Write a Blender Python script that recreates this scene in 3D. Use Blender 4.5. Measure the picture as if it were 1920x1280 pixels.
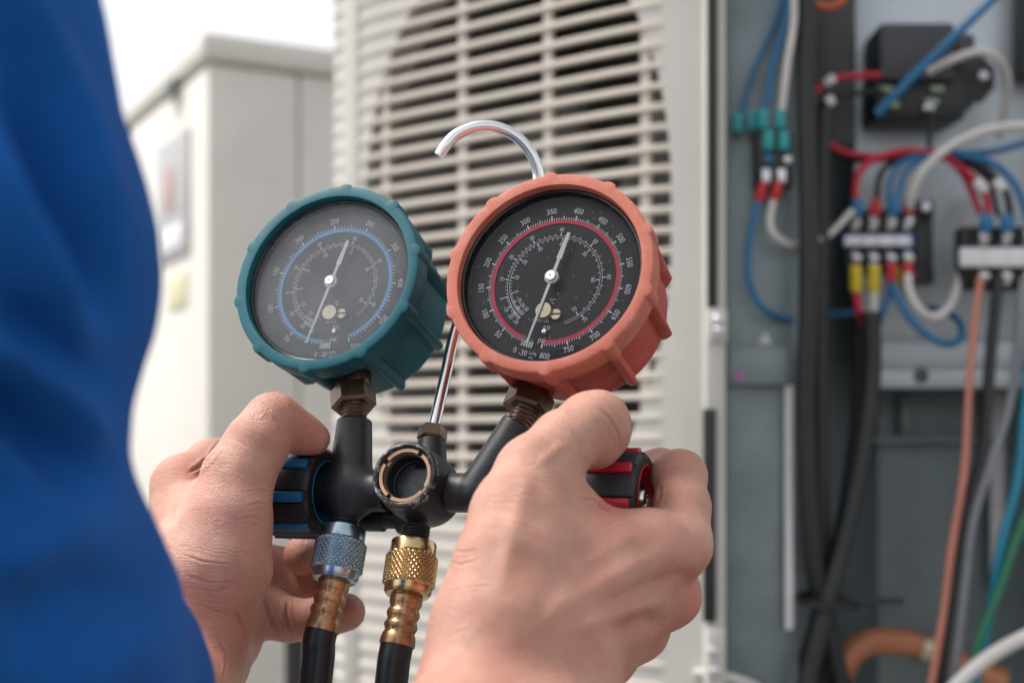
import bpy, bmesh, math, random
import numpy as np
from mathutils import Vector, Matrix

for o in list(bpy.data.objects):
    bpy.data.objects.remove(o, do_unlink=True)
scene = bpy.context.scene
C = scene.collection
R = math.radians
random.seed(7)

# ------------------------------------------------------------------ camera, sky, sun, exposure
HC = 0.95                       # camera height above the roof
HORIZON = 825.0                 # picture row of the horizon
F = 1920 * 50.0 / 36.0
cam_data = bpy.data.cameras.new('camera')
cam = bpy.data.objects.new('camera', cam_data); C.objects.link(cam)
cam.location = (0, 0, HC); cam.rotation_euler = (R(90), 0, 0)
cam_data.lens = 50; cam_data.sensor_width = 36
cam_data.shift_y = (HORIZON - 640) / 1920
cam_data.clip_start = 0.01; cam_data.clip_end = 500
cam_data.dof.use_dof = True
cam_data.dof.focus_distance = 0.592
cam_data.dof.aperture_fstop = 6.8
scene.camera = cam

SUN_EL, SUN_AZ = R(58), R(-80)          # high on the left
world = bpy.data.worlds.new('World'); scene.world = world; world.use_nodes = True
wn = world.node_tree.nodes; wl = world.node_tree.links
sky = wn.new('ShaderNodeTexSky'); sky.sky_type = 'NISHITA'; sky.sun_disc = False
sky.sun_elevation = SUN_EL; sky.sun_rotation = SUN_AZ
sky.air_density = 1.0; sky.dust_density = 2.0; sky.ozone_density = 1.0
bg = wn['Background']; bg.inputs['Strength'].default_value = 0.15
hsv = wn.new('ShaderNodeHueSaturation'); hsv.inputs['Saturation'].default_value = 0.10
wl.new(sky.outputs[0], hsv.inputs['Color']); wl.new(hsv.outputs[0], bg.inputs['Color'])

sd = bpy.data.lights.new('sun', 'SUN'); sun = bpy.data.objects.new('sun', sd); C.objects.link(sun)
sd.energy = 2.4; sd.angle = R(20); sd.color = (1.0, 0.94, 0.87)
_dir = Vector((math.sin(SUN_AZ) * math.cos(SUN_EL), math.cos(SUN_AZ) * math.cos(SUN_EL), math.sin(SUN_EL)))
sun.rotation_euler = (-_dir).to_track_quat('-Z', 'Y').to_euler()
sun.location = (0, 0, 6)

vs = scene.view_settings
vs.view_transform = 'Standard'; vs.look = 'None'; vs.gamma = 1.0; vs.use_curve_mapping = False
vs.exposure = 0.64
scene.render.filter_size = 1.15
cy = scene.cycles
cy.max_bounces = 7; cy.diffuse_bounces = 3; cy.glossy_bounces = 4; cy.transmission_bounces = 4; cy.transparent_max_bounces = 8
cy.caustics_reflective = False; cy.caustics_refractive = False; cy.use_adaptive_sampling = True; cy.adaptive_threshold = 0.015

# ------------------------------------------------------------------ helpers
def Q(px, py, d):
    """the point d metres in front of the lens that lies on picture ray px, py"""
    return Vector(((px - 960) / F * d, d, HC + (HORIZON - py) / F * d))

def link(o, parent=None):
    C.objects.link(o)
    if parent is not None: o.parent = parent
    return o

def tag(o, label=None, cat=None, group=None, kind=None):
    if label: o['label'] = label
    if cat: o['category'] = cat
    if group: o['group'] = group
    if kind: o['kind'] = kind
    return o

def empty(name, loc=(0, 0, 0), parent=None):
    o = bpy.data.objects.new(name, None); o.empty_display_size = 0.02
    link(o, parent)
    if parent is None: o.location = loc
    return o

class MB:
    """collects shapes; build() links them as one mesh object"""
    def __init__(s): s.v = []; s.f = []
    def add(s, verts, faces):
        n = len(s.v); s.v += [tuple(p) for p in verts]; s.f += [tuple(i + n for i in f) for f in faces]
        return s
    def box(s, c, size, mat=None, bev=0.0):
        bm = bmesh.new(); bmesh.ops.create_cube(bm, size=1.0)
        for v in bm.verts: v.co = Vector((v.co.x * size[0], v.co.y * size[1], v.co.z * size[2]))
        if bev: bmesh.ops.bevel(bm, geom=list(bm.edges), offset=bev, segments=2, affect='EDGES', profile=0.5)
        bm.verts.ensure_lookup_table()
        for i, v in enumerate(bm.verts): v.index = i
        T = mat if mat is not None else Matrix.Identity(3)
        s.add([T @ v.co + Vector(c) for v in bm.verts], [[v.index for v in f.verts] for f in bm.faces])
        bm.free(); return s
    def lathe(s, o, ax, prof, seg=48, ref=None, rad=None, a0=0.0, a1=2 * math.pi):
        """prof: (radius, along axis); rad(theta, i, r) may change the radius"""
        o = Vector(o); ax = Vector(ax).normalized()
        x = Vector(ref) if ref is not None else (Vector((0, 0, 1)) if abs(ax.z) < 0.9 else Vector((1, 0, 0)))
        x = (x - ax * x.dot(ax)).normalized(); y = ax.cross(x)
        full = abs(a1 - a0 - 2 * math.pi) < 1e-6
        n = seg if full else seg + 1
        vv = []
        for i, (r, z) in enumerate(prof):
            for k in range(n):
                t = a0 + (a1 - a0) * k / seg
                rr = rad(t, i, r) if rad else r
                vv.append(o + ax * z + x * (math.cos(t) * rr) + y * (math.sin(t) * rr))
        ff = []
        for i in range(len(prof) - 1):
            for k in range(seg):
                k2 = (k + 1) % n
                ff.append((i * n + k, i * n + k2, (i + 1) * n + k2, (i + 1) * n + k))
        return s.add(vv, ff)
    def tube(s, pts, r, seg=12, smooth=8, caps=True):
        P = catmull(pts, smooth) if smooth else [Vector(p) for p in pts]
        m = len(P); rr = r if isinstance(r, (list, tuple)) else None
        vv = []; up = None
        for i, p in enumerate(P):
            t = (P[min(i + 1, m - 1)] - P[max(i - 1, 0)]).normalized()
            if up is None: up = Vector((0, 0, 1)) if abs(t.z) < 0.9 else Vector((1, 0, 0))
            up = (up - t * up.dot(t)).normalized(); side = t.cross(up)
            if rr:
                q = i / (m - 1) * (len(rr) - 1); j = min(int(q), len(rr) - 2); ra = rr[j] + (rr[j + 1] - rr[j]) * (q - j)
            else: ra = r
            for k in range(seg):
                a = 2 * math.pi * k / seg
                vv.append(p + up * (math.cos(a) * ra) + side * (math.sin(a) * ra))
        ff = [(i * seg + k, i * seg + (k + 1) % seg, (i + 1) * seg + (k + 1) % seg, (i + 1) * seg + k) for i in range(m - 1) for k in range(seg)]
        if caps:
            ff.append(tuple(range(seg))[::-1]); ff.append(tuple((m - 1) * seg + k for k in range(seg)))
        return s.add(vv, ff)
    def prism(s, o, ax, ref, poly, z0, z1, chamfer=0.0):
        o = Vector(o); ax = Vector(ax).normalized(); x = Vector(ref); x = (x - ax * x.dot(ax)).normalized(); y = ax.cross(x)
        n = len(poly)
        lev = [(z0, 1.0), (z1, 1.0)] if not chamfer else [(z0, 1 - chamfer), (z0 + (z1 - z0) * 0.12, 1.0), (z1 - (z1 - z0) * 0.12, 1.0), (z1, 1 - chamfer)]
        vv = [o + ax * z + (x * p[0] + y * p[1]) * k for z, k in lev for p in poly]
        m = len(lev)
        ff = [(i * n + k, i * n + (k + 1) % n, (i + 1) * n + (k + 1) % n, (i + 1) * n + k) for i in range(m - 1) for k in range(n)]
        ff += [tuple(range(n))[::-1], tuple((m - 1) * n + k for k in range(n))]
        return s.add(vv, ff)
    def mesh(s, name, smooth=True, angle=38):
        me = bpy.data.meshes.new(name); me.from_pydata(s.v, [], s.f)
        bm = bmesh.new(); bm.from_mesh(me); bmesh.ops.recalc_face_normals(bm, faces=bm.faces); bm.to_mesh(me); bm.free()
        if smooth:
            me.shade_smooth(); me.set_sharp_from_angle(angle=R(angle))
        me.update(); return me
    def build(s, name, mat, parent=None, smooth=True, angle=38):
        me = s.mesh(name, smooth, angle); me.materials.append(mat)
        return link(bpy.data.objects.new(name, me), parent)

def catmull(pts, n):
    P = [Vector(p) for p in pts]
    if len(P) < 3: return [P[0].lerp(P[-1], i / max(n, 1)) for i in range(n + 1)]
    P = [P[0] * 2 - P[1]] + P + [P[-1] * 2 - P[-2]]
    out = []
    for i in range(1, len(P) - 2):
        a, b, c, d = P[i - 1], P[i], P[i + 1], P[i + 2]
        for k in range(n):
            t = k / n
            out.append(0.5 * ((2 * b) + (c - a) * t + (2 * a - 5 * b + 4 * c - d) * t * t + (3 * b - a - 3 * c + d) * t ** 3))
    out.append(P[-2]); return out

# ------------------------------------------------------------------ materials (all procedural)
def mat(name, col, rough=0.5, metal=0.0, var=0.08, vscale=40.0, bump=0.0, bscale=400.0, rvar=0.08, spec=0.5, wear=None, wscale=120.0, wamt=0.5, coat=0.0):
    m = bpy.data.materials.new(name); m.use_nodes = True
    n = m.node_tree.nodes; l = m.node_tree.links; p = n['Principled BSDF']
    p.inputs['Metallic'].default_value = metal
    p.inputs['Specular IOR Level'].default_value = spec
    p.inputs['Coat Weight'].default_value = coat
    tc = n.new('ShaderNodeTexCoord')
    nz = n.new('ShaderNodeTexNoise'); nz.inputs['Scale'].default_value = vscale; nz.inputs['Detail'].default_value = 5
    l.new(tc.outputs['Object'], nz.inputs['Vector'])
    r = n.new('ShaderNodeValToRGB')
    lo = [max(0, c * (1 - var)) for c in col]; hi = [min(1, c * (1 + var)) for c in col]
    r.color_ramp.elements[0].position = 0.3; r.color_ramp.elements[1].position = 0.7
    r.color_ramp.elements[0].color = (*lo, 1); r.color_ramp.elements[1].color = (*hi, 1)
    l.new(nz.outputs['Fac'], r.inputs['Fac'])
    out = r.outputs['Color']
    if wear:
        n2 = n.new('ShaderNodeTexNoise'); n2.inputs['Scale'].default_value = wscale; n2.inputs['Detail'].default_value = 8; n2.inputs['Roughness'].default_value = 0.7
        l.new(tc.outputs['Object'], n2.inputs['Vector'])
        r2 = n.new('ShaderNodeValToRGB'); r2.color_ramp.elements[0].position = 0.52; r2.color_ramp.elements[1].position = 0.72
        r2.color_ramp.elements[0].color = (0, 0, 0, 1); r2.color_ramp.elements[1].color = (wamt,) * 3 + (1,)
        l.new(n2.outputs['Fac'], r2.inputs['Fac'])
        mx = n.new('ShaderNodeMixRGB'); mx.inputs['Color2'].default_value = (*wear, 1)
        l.new(r2.outputs['Color'], mx.inputs['Fac']); l.new(out, mx.inputs['Color1']); out = mx.outputs['Color']
    l.new(out, p.inputs['Base Color'])
    mr = n.new('ShaderNodeMapRange'); mr.inputs['To Min'].default_value = max(0.02, rough - rvar); mr.inputs['To Max'].default_value = min(1, rough + rvar)
    n3 = n.new('ShaderNodeTexNoise'); n3.inputs['Scale'].default_value = vscale * 4; n3.inputs['Detail'].default_value = 3
    l.new(tc.outputs['Object'], n3.inputs['Vector']); l.new(n3.outputs['Fac'], mr.inputs['Value']); l.new(mr.outputs[0], p.inputs['Roughness'])
    if bump:
        nb = n.new('ShaderNodeTexNoise'); nb.inputs['Scale'].default_value = bscale; nb.inputs['Detail'].default_value = 3
        l.new(tc.outputs['Object'], nb.inputs['Vector'])
        b = n.new('ShaderNodeBump'); b.inputs['Strength'].default_value = bump; b.inputs['Distance'].default_value = 0.0004
        l.new(nb.outputs['Fac'], b.inputs['Height']); l.new(b.outputs[0], p.inputs['Normal'])
    return m

M = {}
M['cream'] = mat('cream_enamel', (0.62, 0.565, 0.505), 0.45, var=0.05, vscale=9, wear=(0.46, 0.42, 0.37), wscale=14, wamt=0.35)
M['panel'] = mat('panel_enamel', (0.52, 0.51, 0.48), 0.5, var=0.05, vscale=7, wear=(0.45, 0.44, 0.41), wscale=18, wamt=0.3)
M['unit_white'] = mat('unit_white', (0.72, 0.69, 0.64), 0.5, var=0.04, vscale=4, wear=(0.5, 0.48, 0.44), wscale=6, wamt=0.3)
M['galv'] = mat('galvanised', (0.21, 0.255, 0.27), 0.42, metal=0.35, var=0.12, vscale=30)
M['plate'] = mat('mounting_plate', (0.60, 0.65, 0.71), 0.4, metal=0.3, var=0.08, vscale=20)
M['dark_steel'] = mat('dark_steel', (0.10, 0.115, 0.125), 0.5, metal=0.2, var=0.15, vscale=14)
M['fan'] = mat('fan_plastic', (0.15, 0.14, 0.13), 0.5)
M['black_void'] = mat('black_inside', (0.018, 0.018, 0.02), 0.6)
M['coil'] = mat('coil_fins', (0.22, 0.20, 0.185), 0.5, metal=0.4, var=0.3, vscale=60)
M['black_pl'] = mat('black_plastic', (0.014, 0.015, 0.017), 0.42, var=0.2, vscale=60)
M['black_rub'] = mat('black_rubber', (0.016, 0.017, 0.019), 0.5, var=0.25, vscale=90, bump=0.15, bscale=1500)
M['grey_relay'] = mat('grey_relay', (0.05, 0.055, 0.062), 0.5)
M['white_w'] = mat('white_wire', (0.62, 0.60, 0.58), 0.45)
M['blue_w'] = mat('blue_wire', (0.015, 0.15, 0.33), 0.4)
M['teal_w'] = mat('teal_wire', (0.01, 0.23, 0.36), 0.4)
M['red_w'] = mat('red_wire', (0.50, 0.012, 0.04), 0.4)
M['black_w'] = mat('black_wire', (0.012, 0.013, 0.015), 0.4)
M['grey_w'] = mat('grey_wire', (0.30, 0.31, 0.35), 0.45)
M['salmon_w'] = mat('salmon_wire', (0.55, 0.20, 0.14), 0.45)
M['green_w'] = mat('green_wire', (0.02, 0.17, 0.09), 0.45)
M['orange_w'] = mat('orange_wire', (0.60, 0.11, 0.04), 0.45)
M['copper'] = mat('copper', (0.62, 0.25, 0.13), 0.38, metal=0.25, var=0.1, vscale=30)
M['teal_pl'] = mat('teal_plastic', (0.02, 0.30, 0.32), 0.35)
M['red_pl'] = mat('red_plastic', (0.48, 0.015, 0.02), 0.35)
M['yellow_pl'] = mat('yellow_plastic', (0.62, 0.47, 0.02), 0.4)
M['blue_pl'] = mat('blue_plastic', (0.01, 0.16, 0.36), 0.35)
M['tinned'] = mat('tinned_metal', (0.68, 0.68, 0.70), 0.3, metal=0.9, var=0.2, vscale=200)
M['label_w'] = mat('label_white', (0.75, 0.75, 0.78), 0.5)
M['label_b'] = mat('label_blue', (0.05, 0.12, 0.35), 0.5)
M['pink'] = mat('pink_mark', (0.62, 0.12, 0.42), 0.6)
M['concrete'] = mat('concrete', (0.17, 0.165, 0.155), 0.9, var=0.2, vscale=1.5, bump=0.4, bscale=60)
# gauge set
M['boot_red'] = mat('boot_red', (0.45, 0.072, 0.050), 0.62, var=0.10, vscale=35, bump=0.10, bscale=2500, wear=(0.56, 0.21, 0.16), wscale=60, wamt=0.5, spec=0.35)
M['collar_red'] = mat('collar_red_paler', (0.51, 0.150, 0.102), 0.66, var=0.08, vscale=35, bump=0.10, bscale=2500, wear=(0.58, 0.25, 0.20), wscale=90, wamt=0.75, spec=0.35)  # collar a paler salmon than the red boot body
M['boot_teal'] = mat('boot_teal', (0.006, 0.105, 0.135), 0.55, var=0.12, vscale=35, bump=0.10, bscale=2500, wear=(0.03, 0.18, 0.20), wscale=90, wamt=0.7, spec=0.35)
M['dial'] = mat('dial_black', (0.010, 0.010, 0.011), 0.5, var=0.3, vscale=80)
M['print'] = mat('dial_print', (0.88, 0.89, 0.90), 0.55)
M['band_red'] = mat('band_red', (0.84, 0.03, 0.09), 0.5)
M['band_blue'] = mat('band_blue', (0.10, 0.42, 0.88), 0.5)
M['band_green'] = mat('band_green', (0.0, 0.22, 0.09), 0.5)
M['needle'] = mat('needle_white', (0.88, 0.89, 0.88), 0.4, metal=0.1)
M['brass_pale'] = mat('brass_pale', (0.62, 0.54, 0.40), 0.32, metal=0.75, var=0.1, vscale=200)
M['ring_dark'] = mat('lens_ring', (0.012, 0.008, 0.008), 0.28)
M['mani'] = mat('manifold_black', (0.014, 0.016, 0.019), 0.44, var=0.2, vscale=120, bump=0.22, bscale=2600, wear=(0.09, 0.09, 0.09), wscale=260, wamt=0.18)
M['mani_worn'] = mat('manifold_rim', (0.014, 0.016, 0.019), 0.4, var=0.2, vscale=120, wear=(0.6, 0.6, 0.6), wscale=320, wamt=0.95)
M['bronze'] = mat('bronze_nut', (0.155, 0.105, 0.075), 0.38, metal=0.85, var=0.2, vscale=120, wear=(0.30, 0.22, 0.16), wscale=180, wamt=0.5)
M['brass_ring'] = mat('brass_ring', (0.46, 0.30, 0.20), 0.34, metal=0.8, var=0.12, vscale=160)
M['chrome'] = mat('chrome_rod', (0.82, 0.83, 0.84), 0.24, metal=1.0, var=0.05)
M['steel_blue'] = mat('blue_anodised', (0.42, 0.54, 0.63), 0.28, metal=1.0, var=0.12, vscale=150)
M['gold'] = mat('gold_coupling', (0.66, 0.48, 0.26), 0.24, metal=1.0, var=0.12, vscale=150)
M['ferrule'] = mat('ferrule_bronze', (0.42, 0.25, 0.14), 0.36, metal=0.9, var=0.25, vscale=90, wear=(0.12, 0.07, 0.04), wscale=200, wamt=0.6)
M['hose'] = mat('hose_black', (0.010, 0.012, 0.016), 0.4, var=0.2, vscale=70)
M['knob'] = mat('knob_black', (0.010, 0.0105, 0.012), 0.5, var=0.2, vscale=120, bump=0.1, bscale=3000)
M['knob_blue'] = mat('knob_blue', (0.008, 0.13, 0.30), 0.36)
M['knob_red'] = mat('knob_red', (0.42, 0.012, 0.035), 0.36)
M['sight'] = mat('sight_glass_bottom', (0.07, 0.08, 0.085), 0.3, metal=0.4, var=0.3, vscale=300)

def glass_mat(name, dust_and_reflection):
    m = bpy.data.materials.new(name); m.use_nodes = True
    n = m.node_tree.nodes; l = m.node_tree.links
    for x in list(n):
        if x.type == 'BSDF_PRINCIPLED': n.remove(x)
    out = [x for x in n if x.type == 'OUTPUT_MATERIAL'][0]
    tr = n.new('ShaderNodeBsdfTransparent'); gl = n.new('ShaderNodeBsdfGlossy'); gl.inputs['Roughness'].default_value = 0.05
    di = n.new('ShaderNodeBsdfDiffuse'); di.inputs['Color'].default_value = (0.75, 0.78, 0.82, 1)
    fr = n.new('ShaderNodeFresnel'); fr.inputs['IOR'].default_value = 1.30
    m1 = n.new('ShaderNodeMixShader'); m2 = n.new('ShaderNodeMixShader')
    tc = n.new('ShaderNodeTexCoord'); nz = n.new('ShaderNodeTexNoise'); nz.inputs['Scale'].default_value = 45; nz.inputs['Detail'].default_value = 9; nz.inputs['Roughness'].default_value = 0.65
    vo = n.new('ShaderNodeTexVoronoi'); vo.inputs['Scale'].default_value = 260
    l.new(tc.outputs['Object'], vo.inputs['Vector'])
    sp = n.new('ShaderNodeMapRange'); sp.inputs['From Min'].default_value = 0.02; sp.inputs['From Max'].default_value = 0.16; sp.inputs['To Min'].default_value = 0.22; sp.inputs['To Max'].default_value = 0.0
    l.new(vo.outputs['Distance'], sp.inputs['Value'])
    l.new(tc.outputs['Object'], nz.inputs['Vector'])
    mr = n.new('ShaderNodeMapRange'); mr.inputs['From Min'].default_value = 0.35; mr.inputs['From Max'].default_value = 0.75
    mr.inputs['To Min'].default_value = dust_and_reflection * 0.8; mr.inputs['To Max'].default_value = dust_and_reflection * 1.25
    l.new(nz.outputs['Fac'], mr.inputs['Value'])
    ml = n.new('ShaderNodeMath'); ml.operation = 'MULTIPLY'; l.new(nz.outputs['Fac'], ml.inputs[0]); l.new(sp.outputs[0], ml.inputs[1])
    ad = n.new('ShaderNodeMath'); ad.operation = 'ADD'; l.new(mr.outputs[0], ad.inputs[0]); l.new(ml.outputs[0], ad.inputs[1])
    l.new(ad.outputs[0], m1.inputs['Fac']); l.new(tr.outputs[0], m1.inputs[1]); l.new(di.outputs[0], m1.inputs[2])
    l.new(fr.outputs[0], m2.inputs['Fac']); l.new(m1.outputs[0], m2.inputs[1]); l.new(gl.outputs[0], m2.inputs[2])
    l.new(m2.outputs[0], out.inputs['Surface'])
    return m
M['glass_clear'] = glass_mat('gauge_glass_dusty', 0.006)
M['glass_sky_veil'] = glass_mat('gauge_glass_sky_reflection', 0.145)  # pale diffuse veil painted in for sky reflected off the glass

# ------------------------------------------------------------------ the setting
mb = MB(); mb.add([(-80, -60, 0), (80, -60, 0), (80, 160, 0), (-80, 160, 0)], [(0, 1, 2, 3)])
tag(mb.build('ground', M['concrete'], None, smooth=False), kind='structure')

# ------------------------------------------------------------------ far cabinet unit
def far_unit():
    yaw = R(28); rr = Vector((math.cos(yaw), math.sin(yaw), 0)); ll = Vector((-math.sin(yaw), math.cos(yaw), 0))
    c0 = Q(388, 60, 2.4); top = c0.z; c0.z = 0
    T = Matrix((rr, ll, Vector((0, 0, 1)))).transposed()
    W, D = 1.1, 0.75
    e = empty('outdoor_unit_cabinet', c0)
    tag(e, 'pale boxy outdoor unit with control label standing behind the grille unit', 'outdoor unit')
    def b(name, x0, x1, y0, y1, z0, z1, m, bev=0.004):
        ce = T @ Vector(((x0 + x1) / 2, (y0 + y1) / 2, 0)) + Vector((0, 0, (z0 + z1) / 2))
        return MB().box(ce, (x1 - x0, y1 - y0, z1 - z0), T, bev).build(name, m, e)
    b('plinth', 0.02, W - 0.02, 0.02, D - 0.02, 0, 0.1, M['dark_steel'])
    b('side_panel', 0, 0.165, 0, D, 0.1, top - 0.05, M['unit_white'], 0.012)
    b('front_panel', 0.1658, W, 0.004, D, 0.1, top - 0.05, M['unit_white'], 0.006)
    b('lid', -0.012, W + 0.01, -0.012, D + 0.012, top - 0.048, top, M['unit_white'], 0.012)
    b('lid_clip', -0.018, -0.010, 0.16, 0.22, top - 0.075, top - 0.045, M['dark_steel'], 0.002)
    b('control_window', -0.006, 0.0005, 0.10, 0.32, top - 0.36, top - 0.14, mat('window_grey', (0.42, 0.42, 0.43), 0.5), 0.002)
    b('warning_label', -0.008, -0.0065, 0.20, 0.25, top - 0.27, top - 0.19, mat('label_pink', (0.50, 0.30, 0.28), 0.5), 0.0005)
    b('warning_label', -0.008, -0.0065, 0.13, 0.29, top - 0.345, top - 0.30, M['label_w'], 0.0005)
    b('warning_label', -0.004, 0.0005, 0.12, 0.24, top - 0.45, top - 0.39, mat('label_yellow', (0.66, 0.62, 0.42), 0.6), 0.0005)
    for x in (0.06, W - 0.1):
        b('rubber_foot', x, x + 0.08, 0.01, 0.09, 0.0005, 0.098, M['black_rub'])
    return e
far_unit()
def rebase(e, loc):
    """put a thing's Empty at loc while its world-space parts stay where they are"""
    e.location = loc
    inv = Matrix.Translation(Vector(loc)).inverted()
    for ch in e.children: ch.matrix_parent_inverse = inv

# ------------------------------------------------------------------ grille unit
YAW = R(40)
AR = Vector((math.cos(YAW), -math.sin(YAW), 0)); AN = Vector((-math.sin(YAW), -math.cos(YAW), 0)); UP = Vector((0, 0, 1))
A0 = Q(1045, 825, 1.25)
def AP(w, z, out=0.0): return A0 + AR * w + UP * z + AN * out
W0, W1 = -0.285, 0.153
def bulge(w):
    t = (w - (W0 + W1) / 2) / ((W1 - W0) / 2)
    return 0.016 * (1 - abs(t) ** 5)
unit = empty('air_conditioner_unit', (A0.x, A0.y, 0))
tag(unit, 'cream outdoor air conditioner with slatted fan grille and open wiring compartment', 'air conditioner')
ZB, ZT = -0.80, 0.62
def opening(a):
    """edge of the fan opening, slightly squarer than a circle"""
    ca, sa = math.cos(a), math.sin(a)
    k = (abs(ca) ** 2.3 + abs(sa) ** 2.3) ** (-1 / 2.3)
    return -0.052 + 0.178 * k * ca, 0.185 + 0.262 * k * sa
def front_panel():
    N = 120; vv = []; ff = []
    cx, cz = -0.052, 0.185
    for k in range(N):
        a = 2 * math.pi * k / N; w, z = opening(a)
        dx, dz = w - cx, z - cz
        tx = ((W1 - cx) if dx > 0 else (W0 - cx)) / dx if abs(dx) > 1e-9 else 1e9
        tz = ((ZT - cz) if dz > 0 else (ZB - cz)) / dz if abs(dz) > 1e-9 else 1e9
        t = min(tx, tz); ow, oz = cx + dx * t, cz + dz * t
        vv.append(AP(w, z, bulge(w) - 0.035))
        for q in (0, 0.25, 0.5, 0.75, 1):
            pw, pz = w + (ow - w) * q, z + (oz - z) * q
            vv.append(AP(pw, pz, bulge(pw) + 0.0010))
    for k in range(N):
        k2 = (k + 1) % N
        for j in range(5): ff.append((k * 6 + j, k2 * 6 + j, k2 * 6 + j + 1, k * 6 + j + 1))
    return MB().add(vv, ff).build('front_panel', M['panel'], unit)
front_panel()
# slats: one shared mesh, one object each
PITCH = 0.0170
def slat_mesh():
    n = 40; vv = []; ff = []
    prof = [(-0.0028, -0.0025), (-0.0031, 0.0005), (-0.0020, 0.0025), (0.0020, 0.0025), (0.0031, 0.0005), (0.0028, -0.0025)]
    for i in range(n + 1):
        w = W0 + (W1 - 0.010 - W0) * i / n
        fade = min(1.0, (W1 - 0.010 - w) / 0.03)
        for (z, o) in prof: vv.append(AR * w + UP * z + AN * (bulge(w) + o * (0.3 + 0.7 * fade) - (1 - fade) * 0.004))
    m = len(prof)
    for i in range(n):
        for j in range(m - 1): ff.append((i * m + j, (i + 1) * m + j, (i + 1) * m + j + 1, i * m + j + 1))
        ff.append((i * m + m - 1, (i + 1) * m + m - 1, (i + 1) * m, i * m))
    ff += [tuple(range(m)), tuple(n * m + j for j in range(m))[::-1]]
    me = MB().add(vv, ff).mesh('slat'); me.materials.append(M['cream']); return me
sm = slat_mesh()
for i in range(45):
    o = link(bpy.data.objects.new('slat', sm), unit); o.location = A0 + UP * (-0.27 + i * PITCH)
for w in (-0.2, -0.1, 0.0, 0.1):
    MB().box(AP(w, 0.13, bulge(w) - 0.0045), (0.0095, 0.006, 0.80), Matrix((AR, -AN, UP)).transposed(), 0.001).build('vertical_bar', M['cream'], unit)
# the solid band at the near left of the grille
MB().box(AP(-0.247, 0.13, bulge(-0.247) - 0.001), (0.022, 0.012, 0.80), Matrix((AR, -AN, UP)).transposed(), 0.003).build('grille_band', M['panel'], unit)
# casing behind the grille
Tm = Matrix((AR, -AN, UP)).transposed()
MB().box(AP((W0 + W1) / 2, (ZB + ZT) / 2, -0.33), (W1 - W0, 0.012, ZT - ZB), Tm).build('rear_casing', M['coil'], unit)
MB().box(AP(W0 + 0.006, (ZB + ZT) / 2, -0.165), (0.012, 0.316, ZT - ZB), Tm, 0.004).build('side_casing', M['panel'], unit)
MB().box(AP(W1 - 0.006, (ZB + ZT) / 2, -0.185), (0.006, 0.27, ZT - ZB), Tm, 0.001).build('partition', M['galv'], unit)
MB().box(AP((W0 + W1) / 2, ZT + 0.006, -0.17), (W1 - W0 + 0.03, 0.36, 0.02), Tm, 0.006).build('top_cover', M['panel'], unit)
MB().box(AP((W0 + W1) / 2, ZB - 0.03, -0.17), (W1 - W0 + 0.02, 0.34, 0.06), Tm, 0.006).build('base_pan', M['panel'], unit)
# fan: hub and three swept blades
mb = MB(); fc = AP(-0.052, 0.185, -0.10)
mb.lathe(fc, AN, [(0.001, 0.05), (0.03, 0.048), (0.045, 0.035), (0.05, 0.0), (0.05, -0.06)], 36); mb.build('fan_hub', M['fan'], unit)
for k in range(3):
    vv = []; ff = []
    for i in range(9):
        rr_ = 0.045 + (0.165 - 0.045) * i / 8
        for j in range(9):
            a = k * 2 * math.pi / 3 + 0.25 * i / 8 + (j / 8 - 0.5) * (0.9 + 0.5 * i / 8)
            vv.append(fc + AR * (rr_ * math.cos(a)) + UP * (rr_ * math.sin(a)) + AN * ((j / 8 - 0.5) * 0.06))
    for i in range(8):
        for j in range(8): ff.append((i * 9 + j, i * 9 + j + 1, (i + 1) * 9 + j + 1, (i + 1) * 9 + j))
    b = MB().add(vv, ff).build('fan_blade', M['fan'], unit)
    sol = b.modifiers.new('thickness', 'SOLIDIFY'); sol.thickness = 0.003
MB().box(AP(0.09, 0.185, -0.06), (0.010, 0.02, 0.6), Tm, 0.002).build('fan_bracket', M['tinned'], unit)
# screw on the front panel
s0 = AP(0.118, (825 - 1212) / F * 1.16, bulge(0.118) - 0.006)
MB().lathe(s0, AN, [(0.009, 0), (0.009, 0.0015), (0.006, 0.002), (0.0055, 0.004), (0.0005, 0.0045)], 24).build('panel_screw', M['tinned'], unit)

def pbox(name, x0, y0, x1, y1, d, t, m, parent, bev=0.001):
    a = Q(x0, y0, d); b = Q(x1, y1, d)
    return MB().box(((a.x + b.x) / 2, d + t / 2, (a.z + b.z) / 2), (abs(b.x - a.x), t, abs(a.z - b.z)), None, bev).build(name, m, parent)
# post between grille and compartment
pbox('corner_post', 1322, -350, 1362, 2600, 1.139, 0.035, M['panel'], unit, 0.003)
pbox('dark_gap_strip', 1327, -340, 1346, 575, 1.1355, 0.0045, M['black_rub'], unit, 0.001)  # black strips laid on the post in place of its shaded gap and slot
pbox('dark_gap_strip', 1319, 766, 1343, 1166, 1.1355, 0.0045, M['black_rub'], unit, 0.001)
pbox('post_bracket', 1330, 580, 1364, 640, 1.1325, 0.008, M['panel'], unit, 0.002)
pbox('post_bracket', 1326, 1180, 1362, 1290, 1.1325, 0.008, M['panel'], unit, 0.002)
for (x, y) in ((1349, 620), (1336, 1220), (1339, 1258), (1347, 600)):
    MB().lathe(Q(x, y, 1.1325), (0, -1, 0), [(0.0045, 0), (0.0045, 0.001), (0.003, 0.0025), (0.0003, 0.003)], 16).build('panel_screw', M['tinned'], unit)
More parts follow.
